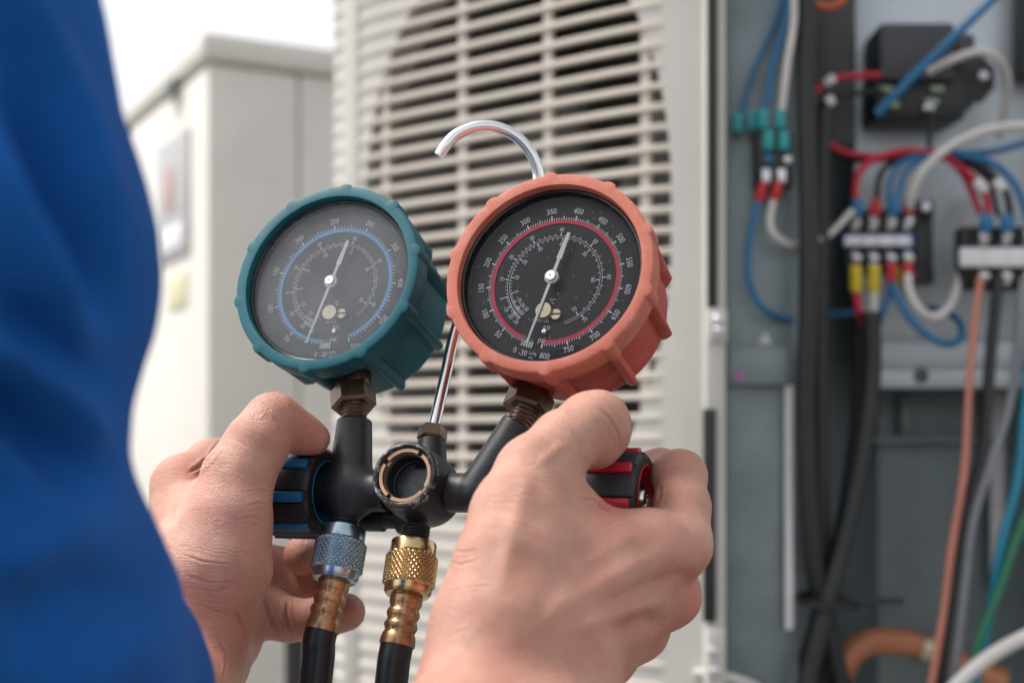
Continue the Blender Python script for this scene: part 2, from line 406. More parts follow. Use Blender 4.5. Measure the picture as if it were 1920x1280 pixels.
# compartment
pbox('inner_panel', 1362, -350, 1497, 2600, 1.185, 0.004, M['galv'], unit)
pbox('inner_lip', 1364, 648, 1484, 722, 1.172, 0.006, M['galv'], unit, 0.002)
pbox('edge_strip', 1472, 722, 1488, 1180, 1.176, 0.005, M['label_w'], unit)
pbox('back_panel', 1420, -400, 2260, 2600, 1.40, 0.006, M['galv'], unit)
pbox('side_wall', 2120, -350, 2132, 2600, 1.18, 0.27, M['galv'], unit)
pbox('mounting_plate', 1603, -350, 2080, 668, 1.30, 0.003, M['plate'], unit)
pbox('dark_cover', 1528, -350, 1606, 275, 1.26, 0.02, M['grey_relay'], unit, 0.003)
pbox('plate_bracket', 1640, 640, 2080, 690, 1.292, 0.004, M['plate'], unit)
pbox('plate_bracket', 1625, 690, 2080, 728, 1.283, 0.012, M['plate'], unit, 0.003)
pbox('lower_divider', 1560, 818, 2080, 830, 1.375, 0.02, M['galv'], unit)
pbox('edge_strip', 1858, 735, 1884, 1110, 1.375, 0.005, M['label_w'], unit)
pbox('edge_strip', 1690, 735, 1712, 815, 1.38, 0.005, M['galv'], unit)
pbox('dark_trim', 1911, -350, 1990, 148, 1.27, 0.02, M['black_pl'], unit, 0.003)
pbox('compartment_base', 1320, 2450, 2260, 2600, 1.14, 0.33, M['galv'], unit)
MB().add([Q(1422, 645, 1.1835), Q(1448, 645, 1.1835), Q(1435, 621, 1.1835)], [(0, 1, 2)]).build('white_triangle_mark', M['label_w'], unit, False)
MB().lathe(Q(1387, 703, 1.1718), (0, -1, 0), [(0.0035, 0), (0.003, 0.0006), (0.0002, 0.0008)], 16).build('pink_mark', M['pink'], unit)
MB().lathe(Q(1727, 704, 1.283), (0, -1, 0), [(0.007, 0), (0.007, 0.001), (0.0055, 0.0012), (0.0002, 0.0013)], 20).build('plate_hole', M['dark_steel'], unit)
rebase(unit, (A0.x, A0.y, 0))

# ------------------------------------------------------------------ wiring
def thing(name, label, cat, group=None):
    return tag(empty(name), label, cat, group)
def wire(label, pts, r, m, name='wire', group='loose wires in the compartment', sleeves=(), cat='wire'):
    """pts: (px, py, d); r in mm; sleeves: (px0,py0,px1,py1,d,r,material,name)"""
    e = thing(name, label, cat, group)
    MB().tube([Q(*p) for p in pts], r / 1000, 12, 8).build('insulation', m, e)
    for (x0, y0, x1, y1, d, rr_, sm_, nm) in sleeves:
        a, b = Q(x0, y0, d), Q(x1, y1, d); ax = b - a; L = ax.length; k = rr_ / 1000
        MB().lathe(a, ax, [(k * .4, 0), (k * .9, 0), (k, L * .08), (k, L * .85), (k * .8, L), (k * .3, L)], 18).build(nm, m if sm_ is None else sm_, e)
    rebase(e, Q(*pts[-1])); return e

D1 = 1.16
# relay and its leads
rel = thing('relay_block', 'small black relay with teal push-on connectors on the grey inner panel', 'relay')
pbox('body', 1418, 244, 1488, 352, 1.163, 0.022, M['black_pl'], rel, 0.003)
for x, y, m in ((1440, 298, M['blue_pl']), (1477, 300, M['tinned'])):
    MB().lathe(Q(x, y, 1.163), (0, -1, 0), [(0.0035, 0), (0.0035, 0.002), (0.002, 0.003), (0.0002, 0.0032)], 16).build('screw', m, rel)
for x, y in ((1437, 328), (1466, 328)):
    pbox('terminal_tab', x - 8, y - 12, x + 8, y + 14, 1.159, 0.004, M['tinned'], rel)
for x, y, d in ((1384, 228, 1.170), (1412, 225, 1.168), (1432, 222, 1.16), (1464, 222, 1.16), (1442, 262, 1.157), (1471, 262, 1.157)):
    pbox('connector', x - 10, y - 19, x + 10, y + 19, d, 0.008, M['teal_pl'], rel, 0.002)
rebase(rel, Q(1450, 350, 1.17))
wire('blue wire slanting down to the farthest left teal connector', [(1478, -40, 1.18), (1460, 30, 1.178), (1415, 130, 1.176), (1386, 215, 1.172)], 2.0, M['blue_w'])
wire('blue wire dropping beside the white wire into a teal connector', [(1482, -40, 1.165), (1474, 40, 1.165), (1450, 120, 1.165), (1434, 208, 1.164)], 2.8, M['blue_w'])
wire('white wire dropping from the top edge into a teal connector', [(1488, -40, 1.16), (1488, 40, 1.16), (1476, 120, 1.16), (1466, 208, 1.162)], 3.2, M['white_w'])
wire('blue wire looping from red sleeve of the relay behind black cables', [(1424, 370, D1), (1410, 420, D1), (1402, 480, D1), (1408, 540, D1), (1435, 582, 1.165), (1490, 600, 1.19), (1560, 590, 1.24), (1610, 584, 1.25)], 2.9, M['blue_w'],
     sleeves=[(1432, 344, 1422, 378, D1, 4.3, M['red_pl'], 'sleeve')])
wire('white wire curving from red sleeve of the relay to the terminal block', [(1452, 370, D1), (1444, 410, D1), (1452, 440, D1), (1490, 460, 1.17), (1545, 445, 1.19), (1575, 420, 1.2), (1598, 395, 1.205)], 3.0, M['white_w'],
     sleeves=[(1460, 342, 1452, 376, D1, 4.3, M['red_pl'], 'sleeve')])
wire('orange wire loop at the very top of the compartment', [(1508, -60, 1.2), (1518, -5, 1.2), (1550, 14, 1.2), (1582, -4, 1.2), (1595, -60, 1.2)], 3.4, M['orange_w'])
# black cables
gc = 'black cables running down the compartment'
wire('thick black cable hanging closest to the relay', [(1512, -60, 1.17), (1512, 200, 1.165), (1518, 500, 1.16), (1510, 760, 1.165), (1520, 1000, 1.17), (1540, 1130, 1.18), (1590, 1330, 1.19)], 8.4, M['black_rub'], 'cable', gc, cat='cable')
wire('black cable hanging straight on the dark cover side of the thick cable', [(1545, 210, 1.20), (1540, 300, 1.195), (1536, 600, 1.19), (1538, 900, 1.19), (1540, 1130, 1.195), (1480, 1330, 1.19)], 7.5, M['black_rub'], 'cable', gc, cat='cable')
wire('black cable swinging from under the terminal block to the cable tie', [(1632, 585, 1.20), (1634, 700, 1.20), (1615, 860, 1.19), (1580, 1020, 1.18), (1548, 1140, 1.17), (1500, 1330, 1.16)], 8.2, M['black_rub'], 'cable', gc, cat='cable')
wire('thin black cable beside the swinging cable under terminal block', [(1612, 590, 1.22), (1608, 740, 1.22), (1590, 900, 1.215), (1562, 1080, 1.20), (1545, 1330, 1.2)], 5.0, M['black_rub'], 'cable', gc, cat='cable')
mb = MB(); tc0 = Q(1552, 1126, 1.178)
mb.lathe(tc0, (0.1, -0.1, 1), [(0.024, -0.003), (0.0255, -0.003), (0.0255, 0.003), (0.024, 0.003), (0.024, -0.003)], 28)
ct = thing('cable_tie', 'black cable tie round the cables with its tail sticking out', 'cable tie')
mb.build('loop', M['black_pl'], ct)
MB().box(Q(1635, 1126, 1.17), (0.052, 0.0016, 0.0055), None, 0.0004).build('tail', M['black_pl'], ct); rebase(ct, tc0)

# contactor
con = thing('contactor', 'black box contactor with terminals at the top of the plate', 'contactor')
pbox('housing', 1650, 42, 1792, 150, 1.235, 0.06, M['grey_relay'], con, 0.004)
pbox('terminal_base', 1640, 130, 1812, 222, 1.245, 0.05, M['black_pl'], con, 0.004)
pbox('flange', 1792, 62, 1830, 200, 1.26, 0.03, M['grey_relay'], con, 0.004)
MB().prism(Q(1828, 146, 1.262), (0, 1, 0), (1, 0, 0), [(-0.014, 0.012), (0.006, 0.022), (0.016, 0.010), (0.016, -0.008), (0.002, -0.022), (-0.014, -0.012)], -0.004, 0.006).build('mounting_ear', M['black_pl'], con)
MB().lathe(Q(1843, 143, 1.258), (0, -1, 0), [(0.004, 0), (0.004, 0.002), (0.0002, 0.0028)], 16).build('screw', M['tinned'], con)
for x, y in ((1661, 136), (1661, 167), (1742, 138), (1758, 166), (1748, 190), (1674, 196)):
    pbox('terminal_tab', x - 13, y - 6, x + 13, y + 6, 1.240, 0.005, mat('tab', (0.30, 0.36, 0.27), 0.4, metal=0.5), con)
MB().lathe(Q(1741, 203, 1.243), (0, -1, 0), [(0.0045, 0), (0.0045, 0.002), (0.0002, 0.003)], 16).build('screw', M['tinned'], con)
rebase(con, Q(1730, 210, 1.28))

D2 = 1.225
wire('red wire bowing from the contactor round to the wire bundle', [(1650, 141, D2), (1600, 143, D2), (1560, 150, D2), (1530, 172, D2), (1524, 210, D2), (1535, 250, D2), (1575, 282, D2), (1640, 294, D2), (1710, 285, D2), (1760, 290, D2), (1805, 325, D2), (1838, 400, 1.22)], 3.0, M['red_w'],
     sleeves=[(1564, 146, 1546, 158, D2 - .002, 4.0, M['label_w'], 'marker')])
wire('black wire under the red bow from contactor to the bundle', [(1655, 170, D2), (1600, 176, D2), (1560, 184, D2), (1532, 215, 1.23), (1545, 265, 1.23), (1600, 300, 1.232), (1700, 296, 1.232), (1790, 300, 1.23), (1850, 335, D2), (1872, 405, 1.22)], 2.6, M['black_w'],
     sleeves=[(1562, 186, 1548, 194, D2 - .003, 4.6, M['label_w'], 'marker')])
wire('stiff straight blue wire slanting across the contactor', [(1643, 214, 1.212), (1710, 145, 1.205), (1790, 68, 1.20), (1900, -40, 1.19)], 3.9, M['blue_w'])
wire('white wire arching out of the contactor and down its right side', [(1740, 136, 1.23), (1780, 115, 1.22), (1830, 98, 1.22), (1870, 108, 1.225), (1890, 150, 1.24), (1885, 200, 1.255), (1872, 260, 1.27)], 3.6, M['white_w'])
wire('white wire sweeping from frame edge to last red sleeve of terminal block', [(1990, 240, 1.2), (1920, 236, 1.2), (1850, 244, 1.2), (1785, 272, 1.2), (1735, 315, 1.2), (1710, 360, 1.205), (1704, 400, 1.215)], 3.9, M['white_w'],
     sleeves=[(1705, 372, 1703, 402, 1.213, 4.6, M['red_pl'], 'sleeve')])
wire('blue wire running level from the bundle out past the frame edge', [(1700, 292, 1.235), (1770, 286, 1.23), (1850, 286, 1.23), (1920, 268, 1.23), (1990, 240, 1.23)], 3.0, M['blue_w'])
wire('short black wire dropping from the contactor screw into the bundle', [(1742, 205, 1.24), (1744, 240, 1.235), (1742, 285, 1.232)], 2.6, M['black_w'])
wire('red wire with blue sleeve rising from the terminal block to bundle', [(1607, 405, 1.21), (1604, 350, 1.21), (1622, 310, 1.213), (1670, 288, 1.215), (1712, 282, 1.22)], 3.2, M['red_w'], sleeves=[(1605, 374, 1608, 406, 1.208, 5.2, M['blue_pl'], 'sleeve')])
wire('black wire with red sleeve rising from the terminal block to bundle', [(1642, 405, 1.21), (1645, 360, 1.212), (1655, 320, 1.215), (1700, 292, 1.22)], 2.8, M['black_w'], sleeves=[(1642, 374, 1641, 406, 1.208, 4.4, M['red_pl'], 'sleeve')])
wire('blue wire of the pair in the wide blue sleeve, on its red side', [(1670, 400, 1.21), (1668, 350, 1.212), (1682, 315, 1.215), (1720, 290, 1.22)], 2.6, M['blue_w'], sleeves=[(1675, 366, 1675, 404, 1.207, 5.6, M['blue_pl'], 'sleeve')])
wire('blue wire of the pair in the wide blue sleeve, on its white side', [(1680, 400, 1.21), (1688, 350, 1.212), (1700, 320, 1.215), (1740, 290, 1.22)], 2.6, M['blue_w'])
wire('red wire bowing into the second terminal block, outer of two', [(1765, 292, 1.222), (1812, 322, 1.215), (1846, 362, 1.21), (1855, 415, 1.213)], 3.0, M['red_w'], sleeves=[(1830, 338, 1848, 358, 1.208, 4.4, M['label_w'], 'marker'), (1849, 402, 1849, 434, 1.208, 5.4, M['blue_pl'], 'sleeve')])
wire('black wire bowing into the second terminal block with white marker', [(1800, 292, 1.222), (1850, 318, 1.213), (1886, 362, 1.21), (1896, 415, 1.213)], 3.0, M['black_w'], sleeves=[(1866, 338, 1882, 356, 1.208, 4.4, M['label_w'], 'marker'), (1888, 402, 1888, 434, 1.208, 5.4, M['blue_pl'], 'sleeve')])
wire('blue wire arching over the second terminal block to the frame edge', [(1790, 288, 1.22), (1860, 306, 1.21), (1905, 350, 1.208), (1930, 415, 1.21)], 3.2, M['blue_w'])

def terminal_block(x0, x1, y0, y1, xs, d, label, strip, n_lab, m_edge):
    e = thing('terminal_block', label, 'terminal block')
    pbox('base', x0, y0, x1, y1, d, 0.02, M['black_pl'], e, 0.002)
    step = xs[1] - xs[0]
    for x in [xs[0] - step / 2] + [q + step / 2 for q in xs]:
        pbox('barrier', x - 3, y0 + 4, x + 3, y1 - 4, d - 0.008, 0.009, M['black_pl'], e)
    for x in xs:
        for y in (y0 + (strip[0] - y0) * 0.5, strip[1] + (y1 - strip[1]) * 0.42):
            pbox('terminal_tab', x - 9, y - 16, x + 9, y + 16, d - 0.003, 0.004, M['tinned'], e)
            MB().lathe(Q(x, y, d - 0.003), (0, -1, 0), [(0.0045, 0), (0.0045, 0.003), (0.003, 0.0042), (0.0002, 0.0045)], 16).build('screw', M['tinned'], e)
    pbox('label_strip', x0 - 2, strip[0], x1 - 2, strip[1], d - 0.012, 0.004, m_edge, e)
    w = (x1 - x0 - 8) / n_lab
    for k in range(n_lab):
        pbox('label_field', x0 + 2 + w * k, strip[0] + 4, x0 + 2 + w * (k + 0.94), strip[1] - 4, d - 0.0128, 0.001, M['label_w'], e, 0.0001)
    rebase(e, Q((x0 + x1) / 2, y1, d)); return e
terminal_block(1582, 1716, 392, 512, [1606, 1639, 1672, 1703], 1.225, 'small terminal block with yellow sleeves below its white and blue label strip', (438, 464), 4, M['label_b'])
terminal_block(1802, 1990, 424, 542, [1846, 1888, 1930, 1970], 1.225, 'larger terminal block with blue sleeves above, cut off by the frame edge', (464, 500), 4, M['label_w'])
tb = thing('support_bracket', 'black support bracket with screw behind the small terminal block', 'bracket')
pbox('arm', 1712, 380, 1750, 530, 1.26, 0.02, M['grey_relay'], tb); pbox('foot', 1700, 505, 1752, 532, 1.25, 0.02, M['black_pl'], tb)
pbox('tab', 1718, 376, 1752, 404, 1.245, 0.01, M['black_pl'], tb)
MB().lathe(Q(1736, 388, 1.245), (0, -1, 0), [(0.005, 0), (0.004, 0.002), (0.0002, 0.0026)], 16).build('screw', M['tinned'], tb); rebase(tb, Q(1730, 530, 1.27))
Y = M['yellow_pl']
wire('red wire leaving the first yellow sleeve into the black cable', [(1604, 495, 1.205), (1605, 550, 1.205), (1610, 580, 1.205), (1618, 610, 1.21)], 3.4, M['red_w'], sleeves=[(1604, 498, 1604, 548, 1.203, 5.4, Y, 'sleeve')])
wire('white wire leaving the second yellow sleeve into the black cable', [(1638, 495, 1.205), (1638, 550, 1.203), (1637, 605, 1.205)], 4.0, M['white_w'], sleeves=[(1639, 498, 1638, 548, 1.203, 5.4, Y, 'sleeve')])
wire('blue wire dropping from red and yellow sleeves into the black cable', [(1672, 500, 1.207), (1671, 540, 1.205), (1658, 575, 1.205), (1646, 612, 1.21)], 3.0, M['blue_w'], sleeves=[(1678, 502, 1677, 546, 1.209, 4.6, Y, 'sleeve')])
wire('blue wire looping down under the small terminal block', [(1672, 500, 1.202), (1674, 535, 1.20), (1695, 580, 1.195), (1730, 622, 1.195), (1772, 645, 1.2), (1800, 635, 1.21), (1800, 606, 1.225), (1776, 586, 1.24), (1740, 578, 1.26)], 3.2, M['blue_w'], sleeves=[(1672, 492, 1671, 528, 1.199, 4.4, M['red_pl'], 'sleeve')])
wire('white wire hanging in a loop between the two terminal blocks', [(1702, 500, 1.2), (1704, 540, 1.195), (1722, 578, 1.195), (1752, 594, 1.2), (1782, 572, 1.21), (1798, 520, 1.235), (1806, 440, 1.262), (1828, 360, 1.28)], 3.8, M['white_w'], sleeves=[(1702, 492, 1702, 532, 1.199, 4.6, M['red_pl'], 'sleeve')])
gl = 'long wires falling from the larger terminal block'
wire('salmon wire falling from the larger terminal block to the bottom', [(1838, 520, 1.20), (1826, 620, 1.19), (1816, 740, 1.185), (1808, 880, 1.18), (1785, 1020, 1.175), (1768, 1150, 1.17), (1738, 1330, 1.16)], 3.1, M['salmon_w'], group=gl)
wire('black wire falling beside the salmon wire to the bottom', [(1872, 520, 1.21), (1860, 640, 1.20), (1850, 760, 1.195), (1842, 850, 1.19), (1808, 970, 1.185), (1788, 1110, 1.18), (1756, 1330, 1.17)], 5.0, M['black_w'], group=gl)
wire('grey wire falling behind the black wire to the bottom', [(1918, 520, 1.22), (1910, 640, 1.22), (1893, 760, 1.22), (1852, 880, 1.21), (1820, 990, 1.205), (1806, 1120, 1.2), (1782, 1330, 1.19)], 4.4, M['grey_w'], group=gl)
wire('bright blue wire entering at frame edge and curving down the middle', [(1935, 640, 1.21), (1920, 780, 1.21), (1908, 900, 1.2), (1880, 1010, 1.19), (1862, 1110, 1.19), (1838, 1230, 1.19), (1818, 1330, 1.19)], 4.4, M['teal_w'], group=gl)
wire('green wire crossing the bright blue wire near the bottom', [(1960, 900, 1.19), (1910, 1000, 1.183), (1872, 1110, 1.178), (1836, 1200, 1.175), (1806, 1330, 1.17)], 3.8, M['green_w'], group=gl)
wire('thick white cable rising across the bottom corner', [(1760, 1320, 1.14), (1820, 1258, 1.14), (1880, 1215, 1.14), (1960, 1175, 1.14)], 6.0, M['white_w'], 'cable', gl, cat='cable')
wire('white wire lying along the bottom beside the corner post', [(1300, 1262, 1.15), (1360, 1268, 1.15), (1420, 1290, 1.16), (1470, 1340, 1.17)], 4.5, M['white_w'], 'cable', gl, cat='cable')
cp = thing('copper_pipe', 'bent copper pipe arching across the bottom of the compartment', 'pipe')
MB().tube([Q(1560, 1420, 1.3), Q(1568, 1310, 1.3), Q(1582, 1245, 1.3), (Q(1625, 1205, 1.3)), Q(1690, 1203, 1.3), Q(1750, 1218, 1.3), Q(1815, 1250, 1.3), Q(1880, 1275, 1.3)], 0.0125, 24, 8).build('pipe', M['copper'], cp)
MB().lathe(Q(1722, 1210, 1.3), Q(1760, 1221, 1.3) - Q(1722, 1210, 1.3), [(0.0125, 0), (0.0145, 0.001), (0.0145, 0.014), (0.0125, 0.016)], 24).build('solder_joint', M['brass_pale'], cp); rebase(cp, Q(1560, 1420, 1.3))
# dark upright tube filling the gap between the two units
dp = tag(MB().tube([Q(553, 1190, 1.75), Q(553, 1350, 1.75), Vector((Q(553, 1190, 1.75).x, 1.75, 0.0))], 0.0125, 20, 0).build('dark_upright', M['black_rub']), 'dark upright tube in the gap between the two outdoor units', 'pipe')

# ------------------------------------------------------------------ smooth-blended solids turned into one surface
def smin(a, b, k):
    h = np.maximum(k - np.abs(a - b), 0.0) / k
    return np.minimum(a, b) - h * h * k * 0.25
def cone(P, a, b, ra, rb):
    ba = b - a; L2 = float(ba @ ba) + 1e-12
    h = np.clip(((P - a) @ ba) / L2, 0, 1)
    return np.linalg.norm(P - a - h[:, None] * ba, axis=1) - (ra + (rb - ra) * h)
def chain(pts, P, k):
    """pts: (px, py, d, r mm); tapered limb through the joints"""
    A = [(np.array(Q(x, y, d)), r / 1000) for x, y, d, r in pts]
    f = None
    for (a, ra), (b, rb) in zip(A[:-1], A[1:]):
        g = cone(P, a, b, ra, rb); f = g if f is None else smin(f, g, k)
    return f
def field(spec, P):
    if 'fn' in spec: return spec['fn'](P.astype(np.float64))
    P = P.astype(np.float64)
    f = None
    for pts in spec['body']:
        g = chain(pts, P, 0.006); f = g if f is None else smin(f, g, spec.get('kb', 0.012))
    fingers = None
    for pts in spec['fingers']:
        g = chain(pts, P, 0.0045); fingers = g if fingers is None else smin(fingers, g, 0.0022)
    f = smin(f, fingers, 0.006) if fingers is not None else f
    for (pts, k) in spec.get('extra', []):
        f = smin(f, chain(pts, P, 0.004), k)
    for (pts, k) in spec.get('carve', []):
        g = -chain(pts, P, 0.003); f = -smin(-f, -g, k) if False else -smin(-f, chain(pts, P, 0.003), k)
    return f
def surface_nets(spec, lo, hi, h):
    n = np.ceil((hi - lo) / h).astype(int) + 1
    ax = [lo[i] + h * np.arange(n[i]) for i in range(3)]
    G = np.stack(np.meshgrid(*ax, indexing='ij'), -1).reshape(-1, 3)
    nc = (n + 3) // 4 + 1                               # coarse pass, then fine only near the surface
    cx = [lo[i] + 4 * h * np.arange(nc[i]) for i in range(3)]
    fc_ = field(spec, np.stack(np.meshgrid(*cx, indexing='ij'), -1).reshape(-1, 3)).reshape(nc)
    ii = [np.minimum((np.arange(n[i]) + 2) // 4, nc[i] - 1) for i in range(3)]
    f = fc_[np.ix_(*ii)].copy(); near = (np.abs(f) < 6.5 * h).ravel()
    fr_ = f.ravel(); fr_[near] = field(spec, G[near]); f = fr_.reshape(n)
    s = f < 0
    c = np.zeros(n - 1, int); acc = np.zeros(tuple(n - 1) + (3,)); cnt = np.zeros(n - 1)
    def corner(A, o): return A[o[0]:n[0] - 1 + o[0], o[1]:n[1] - 1 + o[1], o[2]:n[2] - 1 + o[2]]
    for o in np.ndindex(2, 2, 2):
        for a in range(3):
            if o[a]: continue
            o2 = list(o); o2[a] = 1
            f0, f1 = corner(f, o), corner(f, o2); m = (f0 < 0) != (f1 < 0)
            t = np.where(m, f0 / np.where(m, f0 - f1, 1), 0)
            for q in range(3):
                acc[..., q] += np.where(m, (o[q] + (t if q == a else 0)), 0)
            cnt += m
    act = cnt > 0; idx = -np.ones(n - 1, int); idx[act] = np.arange(act.sum())
    ijk = np.argwhere(act)
    V = lo + h * (ijk + acc[act] / cnt[act][:, None])
    F_ = []
    for a in range(3):
        b, c2 = (a + 1) % 3, (a + 2) % 3
        sl0 = [slice(None)] * 3; sl1 = [slice(None)] * 3
        sl0[a] = slice(0, -1); sl1[a] = slice(1, None)
        m = s[tuple(sl0)] != s[tuple(sl1)]
        e = np.argwhere(m); e = e[(e[:, b] > 0) & (e[:, c2] > 0) & (e[:, b] < n[b] - 1) & (e[:, c2] < n[c2] - 1)]
        flip = s[tuple(sl0)][tuple(e.T)]
        q = []
        for db, dc in ((-1, -1), (0, -1), (0, 0), (-1, 0)):
            w = e.copy(); w[:, b] += db; w[:, c2] += dc; q.append(idx[tuple(w.T)])
        q = np.stack(q, 1); q[~flip] = q[~flip][:, ::-1]; F_.append(q)
    Fc = np.concatenate(F_)
    for _ in range(3):                                  # pull the vertices onto the surface
        e = 2e-4; f0 = field(spec, V)
        g = np.stack([field(spec, V + np.eye(3)[i] * e) - f0 for i in range(3)], 1) / e
        V = V - (f0 / np.maximum((g * g).sum(1), .2))[:, None] * g * 0.8
    return V, Fc

def vnoise(P, scale, seed):
    """smooth value noise"""
    q = P * scale + seed * 17.3; i = np.floor(q).astype(np.int64); t = q - i; t = t * t * (3 - 2 * t)
    def hsh(a):
        x = (a[:, 0] * 73856093) ^ (a[:, 1] * 19349663) ^ (a[:, 2] * 83492791) ^ (seed * 2654435)
        x = (x ^ (x >> 13)) * 1274126177; x = x & 0x7fffffff
        return (x ^ (x >> 16)) % 65536 / 65536.0
    out = 0
    for o in np.ndindex(2, 2, 2):
        w = np.prod(np.where(np.array(o), t, 1 - t), axis=1); out = out + w * hsh(i + np.array(o))
    return out * 2 - 1

def seg_dist(uv, poly):
    best = np.full(len(uv), 1e9); along = np.zeros(len(uv))
    p = np.array(poly, float); tot = len(p) - 1
    for i in range(tot):
        a, b = p[i], p[i + 1]; ba = b - a
        h = np.clip(((uv - a) @ ba) / (ba @ ba), 0, 1)
        d = np.linalg.norm(uv - a - h[:, None] * ba, axis=1)
        m = d < best; best = np.where(m, d, best); along = np.where(m, (i + h) / tot, along)
    return best, along

# ------------------------------------------------------------------ gauge set
B = Vector((.325, .89, -.32)).normalized()
RX = Vector((.94, -.342, 0)); RX = (RX - B * RX.dot(B)).normalized()
U = RX.cross(B)
gs = thing('manifold_gauge_set', 'two dial refrigerant gauge manifold with hook held in both hands', 'gauge set')

def text_mesh(mbld, s, c, size, ang, o, ax, x, y):
    """flat lettering s centred at dial coords c, turned ang clockwise"""
    cu = bpy.data.curves.new('t', 'FONT'); cu.body = s; cu.size = size; cu.align_x = 'CENTER'; cu.align_y = 'CENTER'; cu.resolution_u = 3
    ob = bpy.data.objects.new('t', cu); C.objects.link(ob)
    dg = bpy.context.evaluated_depsgraph_get(); dg.update()
    me = bpy.data.meshes.new_from_object(ob.evaluated_get(dg))
    ca, sa = math.cos(ang), math.sin(ang)
    vv = []
    for v in me.vertices:
        a, b = v.co.x * 0.82, v.co.y
        vv.append(o + x * (c[0] + a * ca + b * sa) + y * (c[1] - a * sa + b * ca) - ax * 0.00035)
    mbld.add(vv, [tuple(p.vertices) for p in me.polygons])
    bpy.data.objects.remove(ob); bpy.data.curves.remove(cu); bpy.data.meshes.remove(me)

def gauge(center, boot_m, band_m, a_of, vmax, major, mid, minor, inner, roll, bump0, needle_ang, glass_m, label, textcolor):
    """center: middle of the dial plate; angles clockwise from U as seen from the front"""
    g = empty('pressure_gauge', parent=gs); g['label'] = label
    x, y = RX, U
    def P(ang, r, out=0.0): return center + x * (math.sin(ang) * r) + y * (math.cos(ang) * r) - B * out
    # rubber boot: collar, body and ten grip ribs
    prof = [(0.0388, -0.0055), (0.0388, -0.0088), (0.0391, -0.0097), (0.0440, -0.0100), (0.0448, -0.0096), (0.0450, -0.0088), (0.0450, 0.0008), (0.0444, 0.0018), (0.0405, 0.0024),
            (0.0403, 0.004), (0.0401, 0.020), (0.0399, 0.0355), (0.0392, 0.0380), (0.0375, 0.0395), (0.0340, 0.0402), (0.02, 0.0405), (0.0005, 0.0405)]
    amp = [0, 0, 0, .0010, .0013, .0014, .0014, .0018, .0044, .0045, .0044, .0040, .0030, .0012, 0, 0, 0]
    def rad(t, i, r):
        k = (t - bump0) / (2 * math.pi / 10); q = abs(k - round(k)) * 36.0
        wdt = 3.4 if i <= 7 else 3.3
        r = r if i < 3 else r * .974
        return r + amp[i] * (max(0.0, 1 - (q / wdt) ** 2) ** 0.5 if q < wdt else 0.0)
    # lathe angle runs from U toward -RX or RX: use ref U and axis B gives y = B x U = RX... checked by construction
    MB().lathe(center, B, prof[:9], 420, ref=U, rad=rad).build('boot_collar', textcolor or boot_m, g, angle=32)
    MB().lathe(center, B, prof[8:], 420, ref=U, rad=lambda t, i, r: rad(t, i + 8, r)).build('rubber_boot', boot_m, g, angle=40)
    MB().lathe(center, B, [(0.0390, -0.0058), (0.0382, -0.0062), (0.0374, -0.0058), (0.0372, -0.0040), (0.0375, -0.001), (0.0380, 0.0004)], 120, ref=U).build('lens_ring', M['ring_dark'], g)
    MB().lathe(center, B, [(0.0385, 0.0003), (0.0002, 0.0003)], 96, ref=U).build('dial', M['dial'], g)
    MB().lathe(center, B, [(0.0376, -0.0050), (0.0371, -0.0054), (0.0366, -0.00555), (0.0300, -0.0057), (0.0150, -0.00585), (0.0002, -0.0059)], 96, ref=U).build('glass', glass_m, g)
    # colour band
    RB = 0.0276
    def band(r0, r1, a0, a1, out, n=140):
        vv = []; ff = []
        for i in range(n + 1):
            a = a0 + (a1 - a0) * i / n
            vv += [P(a, r0, out), P(a, r1, out)]
        for i in range(n): ff.append((2 * i, 2 * i + 1, 2 * i + 3, 2 * i + 2))
        return MB().add(vv, ff)
    band(RB - 0.0015, RB, a_of(0), a_of(vmax), 0.0002).build('pressure_band', band_m, g)
    band(RB - 0.0015, RB, a_of(0) - R(8.5), a_of(0), 0.0002, 10).build('vacuum_band', M['band_green'], g)
    # ticks
    tk = MB()
    def tick(a, r0, r1, w):
        t = Vector(x * math.cos(a) - y * math.sin(a)) * (w / 2)
        p0, p1 = P(a, r0, 0.0003), P(a, r1, 0.0003)
        tk.add([p0 - t, p0 + t, p1 + t, p1 - t], [(0, 1, 2, 3)])
    v = 0
    while v <= vmax + 1e-6:
        k = round(v / minor)
        if abs(v / major - round(v / major)) < 1e-6: tick(a_of(v), RB, RB + 0.0021, 0.0006)
        elif abs(v / mid - round(v / mid)) < 1e-6: tick(a_of(v), RB, RB + 0.0018, 0.00036)
        else: tick(a_of(v), RB, RB + 0.0011, 0.0003)
        v += minor
    for i in range(5): tick(a_of(0) - R(8.5) * i / 4, RB, RB + 0.0026, 0.0007)
    # inner temperature scales: two thin rings, ticks on both sides
    r1, r2 = 0.0194, 0.0203
    av = [a for a, _ in inner]
    for rr_ in (r1, r2):
        b = band(rr_ - 0.00009, rr_ + 0.00009, R(av[0]), R(av[-1] + 22), 0.0003, 90); tk.add(b.v, b.f)
    for i in range(len(inner) - 1):
        a0, a1 = inner[i][0], inner[i + 1][0]
        nsub = 5
        for s in range(nsub):
            a = a0 + (a1 - a0) * s / nsub; big = s == 0
            tick(R(a), r2, r2 + (0.0017 if big else 0.0010), 0.00045 if big else 0.00026)
            tick(R(a + 3), r1 - (0.0017 if big else 0.0010), r1, 0.00045 if big else 0.00026)
    tick(R(av[-1]), r2, r2 + 0.0017, 0.00045); tick(R(av[-1] + 3), r1 - 0.0017, r1, 0.00045)
    for i in range(5):
        a = R(av[0] - 0 + 3.2 * i * 1.0); tick(a, r2, r2 + 0.0016, 0.0003); tick(a, r1 - 0.0016, r1, 0.0003)
    tk.build('scale_marks', M['print'], g, smooth=False)
    # numerals
    nm = MB()
